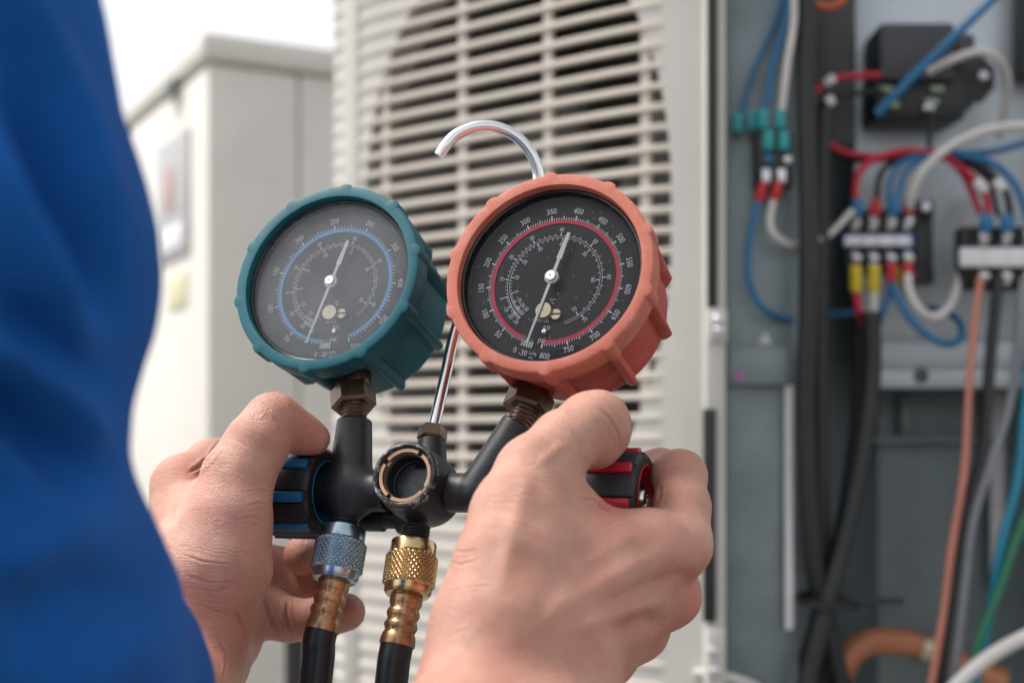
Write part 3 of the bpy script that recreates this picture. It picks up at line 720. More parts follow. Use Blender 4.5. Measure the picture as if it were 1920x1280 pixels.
    def txt(s, a, r, size, ang): text_mesh(nm, s, (math.sin(a) * r, math.cos(a) * r), size, ang, center - B * 0.0, B, x, y)
    v = major
    while v <= vmax + 1e-6:
        a = a_of(v); dd = math.degrees(a)
        ang = a if abs(dd) < 112 else a - math.pi
        last = v > vmax - 1e-6
        txt(str(int(v)), a - (R(3.5) if last else 0), RB + (0.0056 if last else 0.0042), 0.0036, roll if last else ang)
        v += major
    txt('0', a_of(0) + R(2.5), RB + 0.0056, 0.0036, roll); txt('-30', a_of(0) - R(4), RB + 0.0056, 0.0036, roll)
    txt('in.Hg', a_of(0) - R(11.5), RB + 0.0048, 0.0020, roll); txt('vac.', a_of(0) - R(11.0), RB + 0.0066, 0.0020, roll)
    for a, s in inner:
        fl = 0 if abs(a) < 112 else math.pi
        txt(s, R(a), r2 + 0.0028, 0.0026, R(a) - fl); txt(s, R(a + 3), r1 - 0.0030, 0.0026, R(a + 3) - fl)
    txt('psi', math.pi + roll - R(4), 0.0262, 0.0034, roll); txt('R32', math.pi + roll - R(7), 0.0208, 0.0024, roll)
    txt('R410A', math.pi + roll, 0.0178, 0.0024, roll); txt('\u00b0C', math.pi + roll - R(10), 0.0092, 0.0030, roll)
    nm.build('numerals', M['print'], g, smooth=False)
    # needle: long thin pointer and broad counterweight
    nd = MB(); t = Vector(x * math.cos(needle_ang) - y * math.sin(needle_ang)); dv = P(needle_ang, 1.0) - center
    def blade(r0, r1, w0, w1, z=0.0036):
        pts = []
        for zz in (z, z + 0.0004):
            for r_, w_ in ((r0, w0), (r1, w1)):
                for sg in (-1, 1): pts.append(center + dv * r_ + t * (sg * w_ / 2) - B * zz)
        nd.add(pts, [(0, 1, 3, 2), (4, 6, 7, 5), (0, 2, 6, 4), (1, 5, 7, 3), (0, 4, 5, 1), (2, 3, 7, 6)])
    blade(0.0, 0.0296, 0.0013, 0.0008); blade(0.0, -0.0085, 0.0016, 0.0013); blade(-0.0085, -0.0205, 0.0024, 0.0013)
    nd.build('needle', M['needle'], g)
    MB().lathe(center - B * 0.0030, -B, [(0.0030, 0), (0.0031, 0.001), (0.0030, 0.0016), (0.0022, 0.0017), (0.0022, 0.0028), (0.0019, 0.0031), (0.0004, 0.0031), (0.0003, 0.0026)], 36).build('needle_hub', M['needle'], g)
    MB().lathe(center, -B, [(0.0012, 0), (0.0012, 0.0032)], 16).build('arbor', M['brass_pale'], g)
    # adjusting screw and stop
    pc = P(math.pi + roll, 0.0142); pc2 = P(math.pi + roll - R(19), 0.0155)
    MB().lathe(pc, -B, [(0.0035, 0), (0.0036, 0.0026), (0.0033, 0.0031), (0.0002, 0.0032)], 40).build('adjuster_cap', M['brass_pale'], g)
    sl = MB().lathe(pc2, -B, [(0.0024, 0), (0.0024, 0.0012), (0.0022, 0.0015), (0.0002, 0.0016)], 28)
    sl.build('adjuster_screw', M['brass_pale'], g)
    MB().box(pc2 - B * 0.00165, (0.0044, 0.0003, 0.0006), Matrix((x, B, y)).transposed()).build('screw_slot', M['ring_dark'], g)
    st = P(math.pi + roll - R(6), 0.0228)
    MB().lathe(st, -B, [(0.0013, 0), (0.0013, 0.0014), (0.0009, 0.0020), (0.0002, 0.0021)], 20).build('stop_pin', M['chrome'], g)
    return g
CR = Q(1040, 527, .582); CBl = Q(628, 535, .630)
inner_red = [(-140, '-30'), (-131, '-20'), (-121, '-10'), (-108, '0'), (-86, '10'), (-60, '20'), (-31, '30'), (2, '40'), (43, '50'), (88, '60'), (140, '70')]
inner_blue = [(-160, '-30'), (-146, '-20'), (-124, '-10'), (-97, '0'), (-66, '10'), (-28, '20'), (16, '30'), (62, '40'), (116, '50')]
gauge(CR, M['boot_red'], M['band_red'], lambda v: R(-158.1 + .4284 * v), 800, 50, 25, 5, inner_red, R(10), R(-4.6), R(-165), M['glass_clear'], 'red high-pressure gauge with clear glass and scale to 800', M['collar_red'])
gauge(CBl, M['boot_teal'], M['band_blue'], lambda v: R(-175.8 + .6658 * v), 500, 50, 25, 5, inner_blue, R(-4), R(4), R(-165.5), M['glass_sky_veil'], 'teal low-pressure gauge with sky reflection painted on its glass and scale to 500', None)

def hexpoly(r): return [(r * math.cos(math.pi / 3 * k + 0.35), r * math.sin(math.pi / 3 * k + 0.35)) for k in range(6)]
def threads(a, b, r, name, m, n):
    ax = b - a; L = ax.length
    prof = []
    for i in range(n): prof += [(r * .90, L * i / n), (r, L * (i + .35) / n), (r, L * (i + .55) / n), (r * .90, L * (i + .95) / n)]
    prof = [(r * .3, 0)] + prof + [(r * .3, L)]
    return MB().lathe(a, ax, prof, 40).build(name, m, gs)
# stems
def stem(base, top, r0, r1, nut_top, nut_r):
    ax = (top - base); L = ax.length
    d = ax.normalized(); gap = (nut_top - top).length
    nb = top + (nut_top - top) * 0.36
    threads(top - d * 0.002, nb + d * 0.002, r1 * .74, 'stem_thread', M['bronze'], 5)
    # hexagon with chamfered faces
    mb = MB(); pl = hexpoly(nut_r); hgt = (nut_top - nb).length
    mb.prism(nb, nut_top - nb, RX, pl, 0, hgt, chamfer=0.13)
    mb.build('hex_nut', M['bronze'], gs, angle=20)
    # neck into the gauge case
    MB().lathe(nut_top - d * 0.001, d, [(nut_r * .8, 0), (nut_r * .8, 0.012), (nut_r * .3, 0.013)], 32).build('neck', M['bronze'], gs)
stem(Q(655, 905, .610), Q(665, 787, .618), .0098, .0076, Q(661, 729, .627), .0100)
stem(Q(893, 918, .588), Q(975, 795, .592), .0081, .0078, Q(999, 735, .601), .0102)
# main bar
XA = lambda s: Q(770, 922, .600) + RX * s
def xlathe(name, s0, s1, r, m, extra=0.0):
    L = s1 - s0
    return MB().lathe(XA(s0), RX, [(r * .2, 0), (r * .93, 0), (r, .0012), (r, L - .0012), (r * .93, L), (r * .2, L)], 48).build(name, m, gs)
xlathe('valve_neck', 0.060, 0.100, .0066, M['mani'])
# knurled screw plug behind the bar
mb = MB(); pg = Q(712, 968, .618)
mb.lathe(pg, RX, [(.0002, -.011), (.0058, -.011), (.0066, -.009), (.0066, .002), (.0052, .003), (.0052, .009), (.0075, .010), (.0075, .016), (.0002, .017)], 24)
mb.build('back_plug', M['mani'], gs)
# sight glass body
SC = Q(757, 889, .585)
MB().lathe(SC, B, [(.0118, .004), (.0120, .0005), (.0128, -.0004), (.0138, -.0002), (.0143, .0008), (.0146, .003)], 72).build('sight_rim', M['mani_worn'], gs)
MB().lathe(SC, B, [(.0146, .003), (.0150, .006), (.0156, .016), (.0155, .024), (.0142, .031), (.010, .034), (.0002, .0345)], 72).build('sight_body', M['mani'], gs)
MB().lathe(SC, B, [(.0120, .0035), (.0096, .0050), (.0094, .011), (.0088, .0115), (.0086, .0135), (.0084, .0135)], 64).build('sight_bore', M['mani'], gs)
MB().lathe(SC, B, [(.0085, .0125), (.0002, .0125)], 48).build('sight_window', M['sight'], gs)
for k in range(4):
    a0 = R(90 * k + 38); a1 = R(90 * k + 38 + 78)
    MB().lathe(SC, B, [(.0099, .0060), (.0099, .0012), (.0101, .0009), (.0115, .0009), (.0117, .0012), (.0117, .0060)], 20, ref=U, a0=a0, a1=a1).build('brass_ring_segment', M['brass_ring'], gs)
MB().lathe(SC, B, [(.0098, .0061), (.0098, .0030), (.0117, .0030)], 60).build('brass_ring_base', M['brass_ring'], gs)
# hook boss, nut and hook
hb = Q(808, 868, .603); hn = Q(809, 826, .607); ht = Q(812, 803, .610)
MB().lathe(hb, hn - hb, [(.0074, -.004), (.0068, .0), (.0062, (hn - hb).length * .9), (.0058, (hn - hb).length), (.001, (hn - hb).length)], 36).build('hook_boss', M['mani'], gs)
MB().prism(hn, ht - hn, RX, hexpoly(.0064), 0, (ht - hn).length, chamfer=0.10).build('hook_nut', M['bronze'], gs, angle=20)
hook_pts = [Q(811, 812, .609), Q(834, 710, .618), Q(857, 612, .627), Q(905, 500, .634), Q(975, 400, .638), Q(1008, 345, .638), Q(1002, 300, .637), Q(975, 262, .636), Q(935, 240, .635), Q(893, 238, .634), Q(856, 253, .633), Q(836, 273, .632), Q(824, 292, .632)]
MB().tube(hook_pts, .00255, 20, 10).build('hook', M['chrome'], gs)

# knobs: ribbed grip with coloured inlays
def knob(center, col, label, recess_dir):
    k = empty('valve_knob', parent=gs); k['label'] = label
    HL = .0135; r0 = .0192
    n = 8
    def rad(t, i, r):
        q = (t / (2 * math.pi / n)) % 1.0; d = abs(q - .5) * 2      # 0 at groove middle
        g = 1.0 if d < .38 else 0.0
        return r - (.0010 * g if 1 < i < 8 else 0)
    prof = [(.0135, -HL - .0002), (.0170, -HL), (.0186, -HL + .0012), (r0, -HL + .003), (r0 + .0002, -HL * .4), (r0 + .0002, HL * .4), (r0, HL - .003), (.0186, HL - .0012), (.0172, HL), (.0138, HL + .0002)]
    MB().lathe(center, RX, prof, 192, ref=U, rad=rad).build('grip', M['knob'], k, angle=30)
    for e in (-1, 1):
        MB().lathe(center, RX * e, [(.0138, HL + .0004), (.0132, HL + .0006), (.0126, HL - .001), (.0112, HL - .010), (.0002, HL - .0105)], 64).build('recess', col if e == recess_dir or True else M['knob'], k)
    for j in range(n):
        a = 2 * math.pi * (j + .5) / n
        cdir = U * math.cos(a) + (RX.cross(U)) * math.sin(a)
        tdir = RX.cross(cdir)
        T = Matrix((RX, tdir, cdir)).transposed()
        MB().box(center + cdir * (r0 - .0002), (HL * 2 - .0035, .0046, .0026), T, .0008).build('inlay', col, k)
    return k
kb = Q(560, 922, .618); kr = Q(1149, 934, .569)
knob(kb, M['knob_blue'], 'black valve knob with blue inlays', 1)
knob(kr, M['knob_red'], 'black valve knob with red inlays', 1)
sw = kr + RX * .0092
MB().lathe(sw, RX, [(.0048, 0), (.0048, .0012), (.0040, .0013), (.0040, .0028), (.0034, .0042), (.0018, .0050), (.0012, .0040), (.0002, .0038)], 28).build('knob_screw', M['chrome'], gs)
# lower ports
def port(a, b, r): threads(a, b, r, 'port_thread', M['mani'], 6)
pa0, pa1 = Q(650, 955, .6055), Q(644, 996, .602)
port(pa0, pa1, .0060)
pc0, pc1 = Q(781, 985, .598), Q(776, 1022, .595)
port(pc0, pc1, .0060)
rebase(gs, Q(770, 925, .60))

def hose(top, mid, bot, end, mc, mf, label):
    """top-mid: knurled coupling; mid-bot: crimped ferrule; bot-end: hose"""
    e = thing('charging_hose', label, 'hose', 'hoses screwed to the manifold')
    ax = mid - top; L = ax.length; r = .0104
    Nz, Na = 40, 140
    prof = [(.006, 0.0), (r * .90, 0.0), (r * .93, .0006), (r * .93, L * .22), (r * .97, L * .24)]
    MB().lathe(top, ax, prof, 64).build('coupling_collar', mc, e)
    kp = [(r, L * (.24 + .58 * i / Nz)) for i in range(Nz + 1)]
    def kr_(t, i, rr_):
        u_ = t / (2 * math.pi) * 32; w_ = i / Nz * 5.0
        a = abs(((u_ + w_) % 1) - .5) * 2; b = abs(((u_ - w_) % 1) - .5) * 2
        edge = min(1, i / 2, (Nz - i) / 2)
        return rr_ * .955 + .0016 * min(a, b, 0.7) * edge
    MB().lathe(top, ax, kp, 324, rad=kr_).build('knurled_grip', mc, e, angle=14)
    MB().lathe(top, ax, [(r * .965, L * .82), (r * .95, L * .84), (r * .95, L * .92), (r * .86, L * .98), (r * .70, L), (.003, L)], 64).build('coupling_base', mc, e)
    ax2 = bot - mid; L2 = ax2.length; rf = .0068
    prof = [(.003, -.002), (rf * .8, -.002)]
    seq = [(0, .98), (.08, 1.0), (.16, .98), (.23, .86), (.30, .97), (.36, 1.02), (.42, .97), (.48, .87), (.55, .97), (.60, 1.03), (.66, .98), (.72, .89), (.78, 1.0), (.88, 1.06), (.97, 1.08), (1.0, 1.06)]
    prof += [(rf * q, L2 * z) for z, q in seq] + [(.004, L2)]
    def fr_(t, i, rr_):
        c = abs(math.cos(t * 4)); return rr_ * (1 + .05 * (c - .6) * (1 if rr_ < rf * .95 else .25))
    MB().lathe(mid, ax2, prof, 96, rad=fr_).build('ferrule', mf, e, angle=60)
    d2 = ax2.normalized()
    q = bot - mid; pts = [bot - d2 * .004, bot + d2 * .004, *[Q(*p) for p in end]]; end = pts[-1]
    MB().tube(pts, .0068, 28, 10).build('hose_tube', M['hose'], e)
    rebase(e, end); return e
hose(pa1 + (pa0 - pa1) * .12, Q(627, 1090, .594), Q(603, 1182, .588), [(597, 1230, .586), (589, 1310, .583), (582, 1420, .579)], M['steel_blue'], M['ferrule'], 'black hose with blue steel knurled coupling under the blue knob side')
hose(pc1 + (pc0 - pc1) * .12, Q(763, 1118, .586), Q(744, 1210, .580), [(737, 1250, .578), (729, 1330, .575), (722, 1440, .571)], M['gold'], M['ferrule'], 'black hose with gold knurled coupling under the sight glass')
# the black casting: both stems, bar, tee and lower port run into one another
def cast(P):
    def rod(p0, p1, r0, r1, cap0=False, cap1=True):
        a, b = np.array(p0), np.array(p1); g = cone(P, a, b, r0, r1); d = (b - a) / np.linalg.norm(b - a)
        if cap1: g = -smin(-g, -((P - b) @ d), .0012)
        if cap0: g = -smin(-g, ((P - a) @ d), .0012)
        return g
    ext = lambda p, q, k: p + (q - p).normalized() * k
    f = rod(Q(655, 925, .6095), Q(665, 787, .618), .0100, .0076)
    f = smin(f, rod(XA(-.060), XA(-.0105), .0082, .0086, True, True), .005)
    f = smin(f, rod(Q(654, 925, .608), Q(648, 970, .604), .0085, .0056), .006)
    f = smin(f, rod(XA(.0175), XA(.0345), .0083, .0083, True, False), .004)
    f = smin(f, rod(XA(.034), XA(.064), .0083, .0080, False, True), .001)
    f = smin(f, rod(Q(893, 922, .588), Q(975, 795, .592), .0082, .0078), .0014)
    return f
cv, cf = surface_nets(dict(fn=cast), np.array(Q(560, 1010, .62)) * 0 + np.array([-.098, .555, HC - .075]), np.array([.065, .665, HC + .035]), .0009)
cme = bpy.data.meshes.new('manifold_body'); cme.from_pydata(cv.tolist(), [], cf.tolist()); cme.shade_smooth(); cme.materials.append(M['mani'])
link(bpy.data.objects.new('manifold_body', cme), gs)
rebase(gs, Q(770, 925, .60))
#HANDS#
def skin_object(name, spec, parent, mt, label):
    pts = np.array([[*Q(x, y, d), r / 1000] for grp in ('body', 'fingers') for c in spec[grp] for (x, y, d, r) in c])
    lo = (pts[:, :3] - pts[:, 3:]).min(0) - .004; hi = (pts[:, :3] + pts[:, 3:]).max(0) + .004
    V, Fq = surface_nets(spec, lo, hi, spec.get('h', 0.0016))
    me = bpy.data.meshes.new(name); me.from_pydata(V.tolist(), [], Fq.tolist())
    o = bpy.data.objects.new(name, me); C.objects.link(o)
    lv = spec.get('sub', 2)
    if lv:
        md = o.modifiers.new('s', 'SUBSURF'); md.levels = lv; md.render_levels = lv
        dg = bpy.context.evaluated_depsgraph_get(); dg.update()
        m2 = bpy.data.meshes.new_from_object(o.evaluated_get(dg)); o.modifiers.clear(); o.data = m2; bpy.data.meshes.remove(me); me = m2
    me.shade_smooth()
    nv = len(me.vertices); co = np.empty(nv * 3); me.vertices.foreach_get('co', co); co = co.reshape(-1, 3)
    no = np.empty(nv * 3); me.vertex_normals.foreach_get('vector', no); no = no.reshape(-1, 3)
    rel = co - np.array([0, 0, HC]); uv = np.stack([960 + F * rel[:, 0] / rel[:, 1], HORIZON - F * rel[:, 2] / rel[:, 1]], 1)
    face = np.clip(-(no * rel).sum(1) / np.linalg.norm(rel, axis=1), 0, 1)
    disp = np.zeros(nv); red = np.zeros(nv)
    jit_all = 2.0 * vnoise(co, 160, 5)
    for (poly, w, dep) in spec.get('creases', []):
        pa = np.array(poly, float); reach = 5 * abs(w) + 6
        sel = np.where((uv[:, 0] > pa[:, 0].min() - reach) & (uv[:, 0] < pa[:, 0].max() + reach) & (uv[:, 1] > pa[:, 1].min() - reach) & (uv[:, 1] < pa[:, 1].max() + reach) & (face > 0))[0]
        d, al = seg_dist(uv[sel], poly); d = np.abs(d + jit_all[sel])
        taper = np.clip(np.minimum(al, 1 - al) * 5, 0.15, 1)
        g = np.exp(-(d / abs(w)) ** 2) - 0.35 * np.exp(-((d - 2.2 * abs(w)) / (1.2 * abs(w))) ** 2)
        disp[sel] -= g * dep / 1000 * taper * (np.clip(face[sel] * 2.5, 0, 1) if not spec.get('soft') else np.clip(face[sel] * 1.15 - .15, 0, 1) ** 1.5)
    for (x, y, rx, hgt) in spec.get('bumps', []):
        d = np.linalg.norm(uv - np.array([x, y]), axis=1); disp += hgt / 1000 * np.exp(-(d / rx) ** 2) * np.clip(face * 3, 0, 1)
    for (x, y, rx, am) in spec.get('red', []):
        d = np.linalg.norm(uv - np.array([x, y]), axis=1); red += am * np.exp(-(d / rx) ** 2)
    disp += .00030 * vnoise(co, 70, 1) + .00016 * vnoise(co, 180, 2)
    co = co + no * disp[:, None]
    me.vertices.foreach_set('co', co.ravel())
    at = me.attributes.new('redness', 'FLOAT', 'POINT'); at.data.foreach_set('value', np.clip(red, 0, 1).astype(np.float32))
    # wrinkle direction field: distance along the nearest limb axis
    lim = spec['flow']; A = np.array([np.array(Q(*p[0])) for p in lim]); Bv = np.array([np.array(Q(*p[1])) for p in lim])
    wsum = np.zeros(nv); ssum = np.zeros(nv)
    for a, b in zip(A, Bv):
        ba = b - a; L = np.linalg.norm(ba); h = np.clip(((co - a) @ ba) / L ** 2, 0, 1)
        d = np.linalg.norm(co - a - h[:, None] * ba, axis=1); w = np.exp(-(d / .012) ** 2) + 1e-9
        s_ = ((co - a) @ ba) / L; wsum += w; ssum += w * s_
    at = me.attributes.new('along', 'FLOAT', 'POINT'); at.data.foreach_set('value', (ssum / wsum).astype(np.float32))
    me.materials.append(mt); me.update()
    o.parent = parent; o['label'] = label
    return o

def skin_mat():
    m = bpy.data.materials.new('skin'); m.use_nodes = True
    n = m.node_tree.nodes; l = m.node_tree.links; p = n['Principled BSDF']
    tc = n.new('ShaderNodeTexCoord')
    def noise(sc, det=4, ro=.55):
        x = n.new('ShaderNodeTexNoise'); x.inputs['Scale'].default_value = sc; x.inputs['Detail'].default_value = det; x.inputs['Roughness'].default_value = ro
        l.new(tc.outputs['Object'], x.inputs['Vector']); return x.outputs['Fac']
    def mixc(fac, a, b):
        x = n.new('ShaderNodeMixRGB')
        if isinstance(fac, float): x.inputs['Fac'].default_value = fac
        else: l.new(fac, x.inputs['Fac'])
        for s, v in (('Color1', a), ('Color2', b)):
            if isinstance(v, tuple): x.inputs[s].default_value = (*v, 1)
            else: l.new(v, x.inputs[s])
        return x.outputs['Color']
    def ramp(f, a, b, lo=0.0, hi=1.0):
        x = n.new('ShaderNodeMapRange'); x.inputs['From Min'].default_value = a; x.inputs['From Max'].default_value = b; x.inputs['To Min'].default_value = lo; x.inputs['To Max'].default_value = hi
        l.new(f, x.inputs['Value']); return x.outputs[0]
    def math_(op, a, b):
        x = n.new('ShaderNodeMath'); x.operation = op
        for i, v in ((0, a), (1, b)):
            if isinstance(v, float): x.inputs[i].default_value = v
            else: l.new(v, x.inputs[i])
        return x.outputs[0]
    base = mixc(ramp(noise(28, 5), .35, .68), (0.50, 0.255, 0.188), (0.60, 0.340, 0.262))
    base = mixc(ramp(noise(90, 7, .68), .45, .72, 0, .65), base, (0.51, 0.225, 0.170))
    at = n.new('ShaderNodeAttribute'); at.attribute_name = 'redness'
    rn = math_('MULTIPLY', at.outputs['Fac'], ramp(noise(60, 4), .3, .7, .5, 1.0))
    base = mixc(rn, base, (0.52, 0.175, 0.135))
    vo = n.new('ShaderNodeTexVoronoi'); vo.inputs['Scale'].default_value = 360; vo.inputs['Randomness'].default_value = 1.0
    l.new(tc.outputs['Object'], vo.inputs['Vector'])
    fol = math_('MULTIPLY', ramp(vo.outputs['Distance'], .05, .17, 1, 0), ramp(noise(22, 2), .50, .62))
    base = mixc(math_('MULTIPLY', fol, .65), base, (0.13, 0.07, 0.055))
    l.new(base, p.inputs['Base Color'])
    p.inputs['Subsurface Weight'].default_value = 0.14
    p.inputs['Subsurface Radius'].default_value = (1.0, 0.32, 0.18)
    p.inputs['Subsurface Scale'].default_value = 0.0022
    p.inputs['Specular IOR Level'].default_value = 0.38
    l.new(ramp(noise(220, 3), .3, .7, .40, .56), p.inputs['Roughness'])
    # relief: fine criss-cross cells, plus wrinkles lying across the limb
    v2 = n.new('ShaderNodeTexVoronoi'); v2.feature = 'DISTANCE_TO_EDGE'; v2.inputs['Scale'].default_value = 900
    l.new(tc.outputs['Object'], v2.inputs['Vector'])
    cells = ramp(v2.outputs['Distance'], 0, .16)
    al = n.new('ShaderNodeAttribute'); al.attribute_name = 'along'
    warp = math_('MULTIPLY', noise(60, 3), .008)
    ph = math_('ADD', al.outputs['Fac'], warp)
    cmb = n.new('ShaderNodeCombineXYZ'); l.new(math_('MULTIPLY', ph, 1900.0), cmb.inputs['X'])
    sc2 = n.new('ShaderNodeVectorMath'); sc2.operation = 'SCALE'; sc2.inputs['Scale'].default_value = 60.0; l.new(tc.outputs['Object'], sc2.inputs[0])
    ad = n.new('ShaderNodeVectorMath'); ad.operation = 'ADD'; l.new(cmb.outputs[0], ad.inputs[0]); l.new(sc2.outputs[0], ad.inputs[1])
    wr = n.new('ShaderNodeTexNoise'); wr.inputs['Scale'].default_value = 1.0; wr.inputs['Detail'].default_value = 2; l.new(ad.outputs[0], wr.inputs['Vector'])
    wrk = math_('MULTIPLY', ramp(wr.outputs['Fac'], .35, .6), ramp(noise(35, 3), .38, .62, .15, 1.0))
    hgt = math_('ADD', math_('MULTIPLY', cells, .35), math_('MULTIPLY', wrk, .9))
    hgt = math_('ADD', hgt, math_('MULTIPLY', noise(1500, 2), .35))
    b = n.new('ShaderNodeBump'); b.inputs['Strength'].default_value = 0.65; b.inputs['Distance'].default_value = 0.00042
    l.new(hgt, b.inputs['Height']); l.new(b.outputs[0], p.inputs['Normal'])
    return m
M['skin'] = skin_mat()
person = thing('person', 'person in blue long-sleeved shirt gripping both valve knobs of the gauges', 'person')

left = dict(h=0.0018, sub=2, kb=0.011,
  body=[
    # thumb ball from wrist up to the thumb knuckle
    [(385, 1150, .578, 20), (412, 1060, .574, 20), (428, 975, .577, 16.6), (446, 895, .583, 13.8)],
    # index side of the hand back
    [(325, 1180, .600, 20), (338, 1040, .612, 17), (345, 912, .630, 13.5)],
    [(340, 1200, .605, 18), (362, 1080, .632, 14), (368, 970, .648, 12)],
    [(360, 1210, .610, 17), (395, 1110, .640, 13), (400, 1040, .648, 11)],
    # heel of the hand toward the little finger
    [(372, 1240, .600, 20), (415, 1190, .618, 17), (446, 1142, .630, 14)],
    # wrist and forearm
    [(350, 1215, .588, 25), (310, 1330, .545, 26), (230, 1420, .51, 28)],
    # web between thumb and index, filled hand edge
    [(372, 950, .606, 11), (425, 925, .594, 11)],
    [(352, 1150, .586, 20), (362, 1060, .588, 18), (378, 985, .594, 14)],
  ],
  fingers=[
    # thumb
    [(446, 895, .583, 13.8), (480, 835, .589, 12.8), (512, 790, .595, 11.4), (545, 803, .600, 8.8), (572, 816, .604, 7.6), (590, 823, .606, 6.3)],
    # index, over the back of the knob
    [(345, 912, .630, 13), (395, 868, .655, 10.5), (455, 850, .668, 9.8), (540, 850, .668, 9.2), (600, 868, .652, 8)],
    # middle
    [(368, 970, .648, 12), (430, 945, .682, 10.4), (500, 955, .690, 9.8), (580, 985, .682, 9), (608, 1015, .664, 9), (585, 1035, .650, 9.2), (568, 1041, .643, 9.0)],
    # ring
    [(400, 1040, .648, 11), (465, 1050, .664, 10.3), (522, 1066, .664, 9.8), (575, 1092, .656, 9), (618, 1108, .648, 8)],
    # little
    [(446, 1142, .630, 13), (492, 1150, .634, 10), (540, 1162, .634, 9.2), (596, 1160, .630, 8.6), (650, 1147, .625, 8.4)],
  ],
  creases=[
    ([(352, 887), (372, 876), (392, 858), (412, 828)], 3.2, 1.3),
    ([(462, 948), (484, 942), (506, 948)], 2.2, .5), ([(455, 925), (480, 918), (505, 922)], 1.8, .3),
    ([(440, 975), (470, 968), (505, 980)], 2.0, .35),
    ([(345, 1040), (380, 1052), (440, 1058)], 2.4, .45), ([(350, 1078), (390, 1092), (445, 1090)], 2.4, .5), ([(352, 1100), (395, 1108), (430, 1104)], 2.0, .35), ([(372, 1130), (400, 1145), (430, 1150)], 2.0, .35),
    ([(438, 1140), (455, 1172), (468, 1205)], 2.6, .8), ([(408, 1190), (425, 1225), (420, 1265)], 2.4, .5),
    ([(540, 1124), (536, 1155), (548, 1198)], 3.0, 1.3), ([(494, 1112), (500, 1140), (520, 1190)], 3.0, 1.2),
    ([(520, 1095), (545, 1108), (560, 1112)], 2.6, .6),
    ([(507, 775), (520, 790), (528, 815)], 2.0, .35),
  ],
  red=[(505, 762, 30, .35), (580, 825, 40, .75), (350, 880, 40, .5), (420, 1200, 70, .35), (565, 1045, 45, .6), (650, 1140, 40, .35), (560, 1150, 60, .4), (400, 930, 60, .15)],
  flow=[((385, 1180, .578), (450, 895, .583)), ((450, 895, .583), (512, 790, .595)), ((512, 790, .595), (590, 823, .606)), ((446, 1142, .63), (650, 1147, .625)), ((330, 1180, .6), (345, 912, .63))])
hl = skin_object('hand', left, person, M['skin'], 'hand with its thumb over the blue-inlaid knob')

